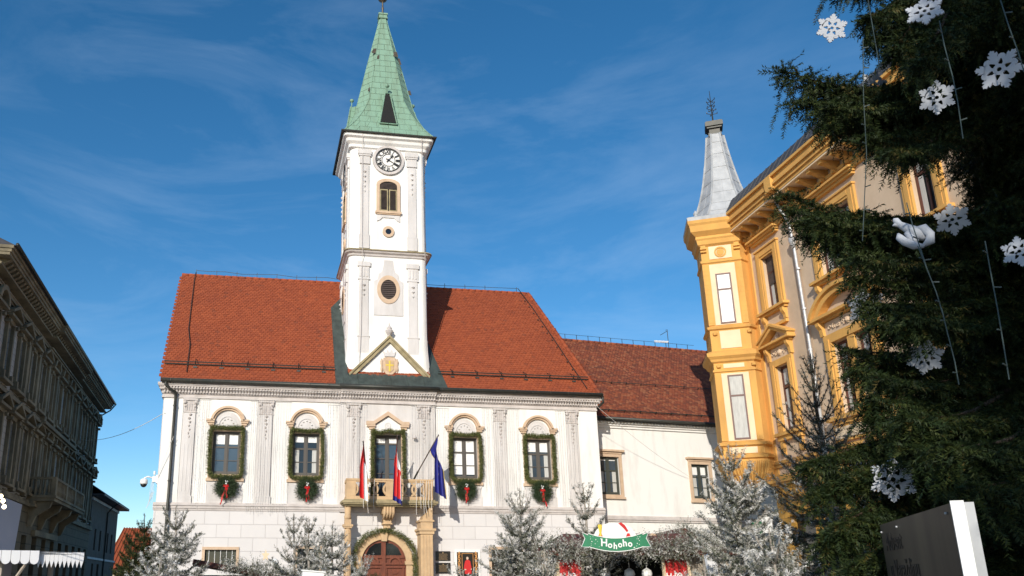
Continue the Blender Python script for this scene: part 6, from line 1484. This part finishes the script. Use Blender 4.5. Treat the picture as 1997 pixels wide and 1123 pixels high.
yb_.location = YC+Vector((.10, -.06, 0))
# ================================================================== GROUND, SKY, LIGHT, CAMERA
b = MB(); b.add([(-600,-600,0),(600,-600,0),(600,900,0),(-600,900,0)], [(0,1,2,3)]); g = b.build('ground', M['asphalt']); g['kind'] = 'structure'
w = bpy.data.worlds.new('World'); scene.world = w; w.use_nodes = True; nt = w.node_tree; nt.nodes.clear(); L = nt.links
out = nt.nodes.new('ShaderNodeOutputWorld'); bg = nt.nodes.new('ShaderNodeBackground'); sky = nt.nodes.new('ShaderNodeTexSky'); sky.sky_type = 'NISHITA'; sky.sun_disc = False
SUN_AZ, SUN_EL = rad(208), rad(21.0)
sky.sun_elevation = SUN_EL; sky.sun_rotation = SUN_AZ; sky.altitude = 200; sky.air_density = .85; sky.dust_density = .4; sky.ozone_density = 2.2
tc = nt.nodes.new('ShaderNodeTexCoord'); mp = nt.nodes.new('ShaderNodeMapping'); mp.inputs['Scale'].default_value = (1.3, 1.0, 4.5); mp.inputs['Rotation'].default_value = (.12, .22, .35); mp.inputs['Location'].default_value = (2.3, .7, 1.1)
L.new(tc.outputs['Generated'], mp.inputs['Vector'])
n1 = nt.nodes.new('ShaderNodeTexNoise'); n1.inputs['Scale'].default_value = 2.2; n1.inputs['Detail'].default_value = 9; n1.inputs['Roughness'].default_value = .62; n1.inputs['Distortion'].default_value = .6
n2 = nt.nodes.new('ShaderNodeTexNoise'); n2.inputs['Scale'].default_value = 1.3; n2.inputs['Detail'].default_value = 3
L.new(mp.outputs[0], n1.inputs['Vector']); L.new(tc.outputs['Generated'], n2.inputs['Vector'])
r1 = nt.nodes.new('ShaderNodeMapRange'); r1.inputs[1].default_value = .46; r1.inputs[2].default_value = .80; L.new(n1.outputs['Fac'], r1.inputs[0])
r2 = nt.nodes.new('ShaderNodeMapRange'); r2.inputs[1].default_value = .38; r2.inputs[2].default_value = .66; L.new(n2.outputs['Fac'], r2.inputs[0])
mu = nt.nodes.new('ShaderNodeMath'); mu.operation = 'MULTIPLY'; L.new(r1.outputs[0], mu.inputs[0]); L.new(r2.outputs[0], mu.inputs[1])
m2 = nt.nodes.new('ShaderNodeMath'); m2.operation = 'MULTIPLY'; m2.inputs[1].default_value = .22; L.new(mu.outputs[0], m2.inputs[0])
mx = nt.nodes.new('ShaderNodeMix'); mx.data_type = 'RGBA'; mx.inputs[7].default_value = (5.0, 5.9, 7.2, 1); L.new(m2.outputs[0], mx.inputs[0]); L.new(sky.outputs[0], mx.inputs[6])
hs = nt.nodes.new('ShaderNodeHueSaturation'); hs.inputs['Saturation'].default_value = 1.30; hs.inputs['Hue'].default_value = .495; L.new(mx.outputs[2], hs.inputs['Color']); L.new(hs.outputs[0], bg.inputs['Color']); bg.inputs['Strength'].default_value = .148; L.new(bg.outputs[0], out.inputs['Surface'])
sd = bpy.data.lights.new('sun', 'SUN'); sd.energy = 4.4; sd.angle = rad(.5); sd.color = (1.0, .93, .82); so = bpy.data.objects.new('sun', sd); COL.objects.link(so)
dv = Vector((-math.sin(SUN_AZ)*math.cos(SUN_EL), -math.cos(SUN_AZ)*math.cos(SUN_EL), -math.sin(SUN_EL))); so.rotation_euler = dv.to_track_quat('-Z', 'Y').to_euler(); so.location = (-10, -20, 20)
cam = bpy.data.cameras.new('camera'); co = bpy.data.objects.new('camera', cam); COL.objects.link(co); scene.camera = co
cam.sensor_fit = 'HORIZONTAL'; cam.sensor_width = 36; cam.lens = FPX/1997*36; cam.shift_x = (998.5-CX0)/1997; cam.shift_y = (CY0-561.5)/1997; cam.clip_start = .1; cam.clip_end = 3000
mw = Matrix(((_r[0], _u[0], -_f[0], 0), (_r[1], _u[1], -_f[1], 0), (_r[2], _u[2], -_f[2], CZ), (0, 0, 0, 1))); co.matrix_world = mw
scene.view_settings.view_transform = 'Standard'; scene.view_settings.look = 'None'; scene.view_settings.gamma = 1; scene.view_settings.exposure = 0.0
scene.render.engine = 'CYCLES'; scene.render.resolution_x = 1024; scene.render.resolution_y = 576
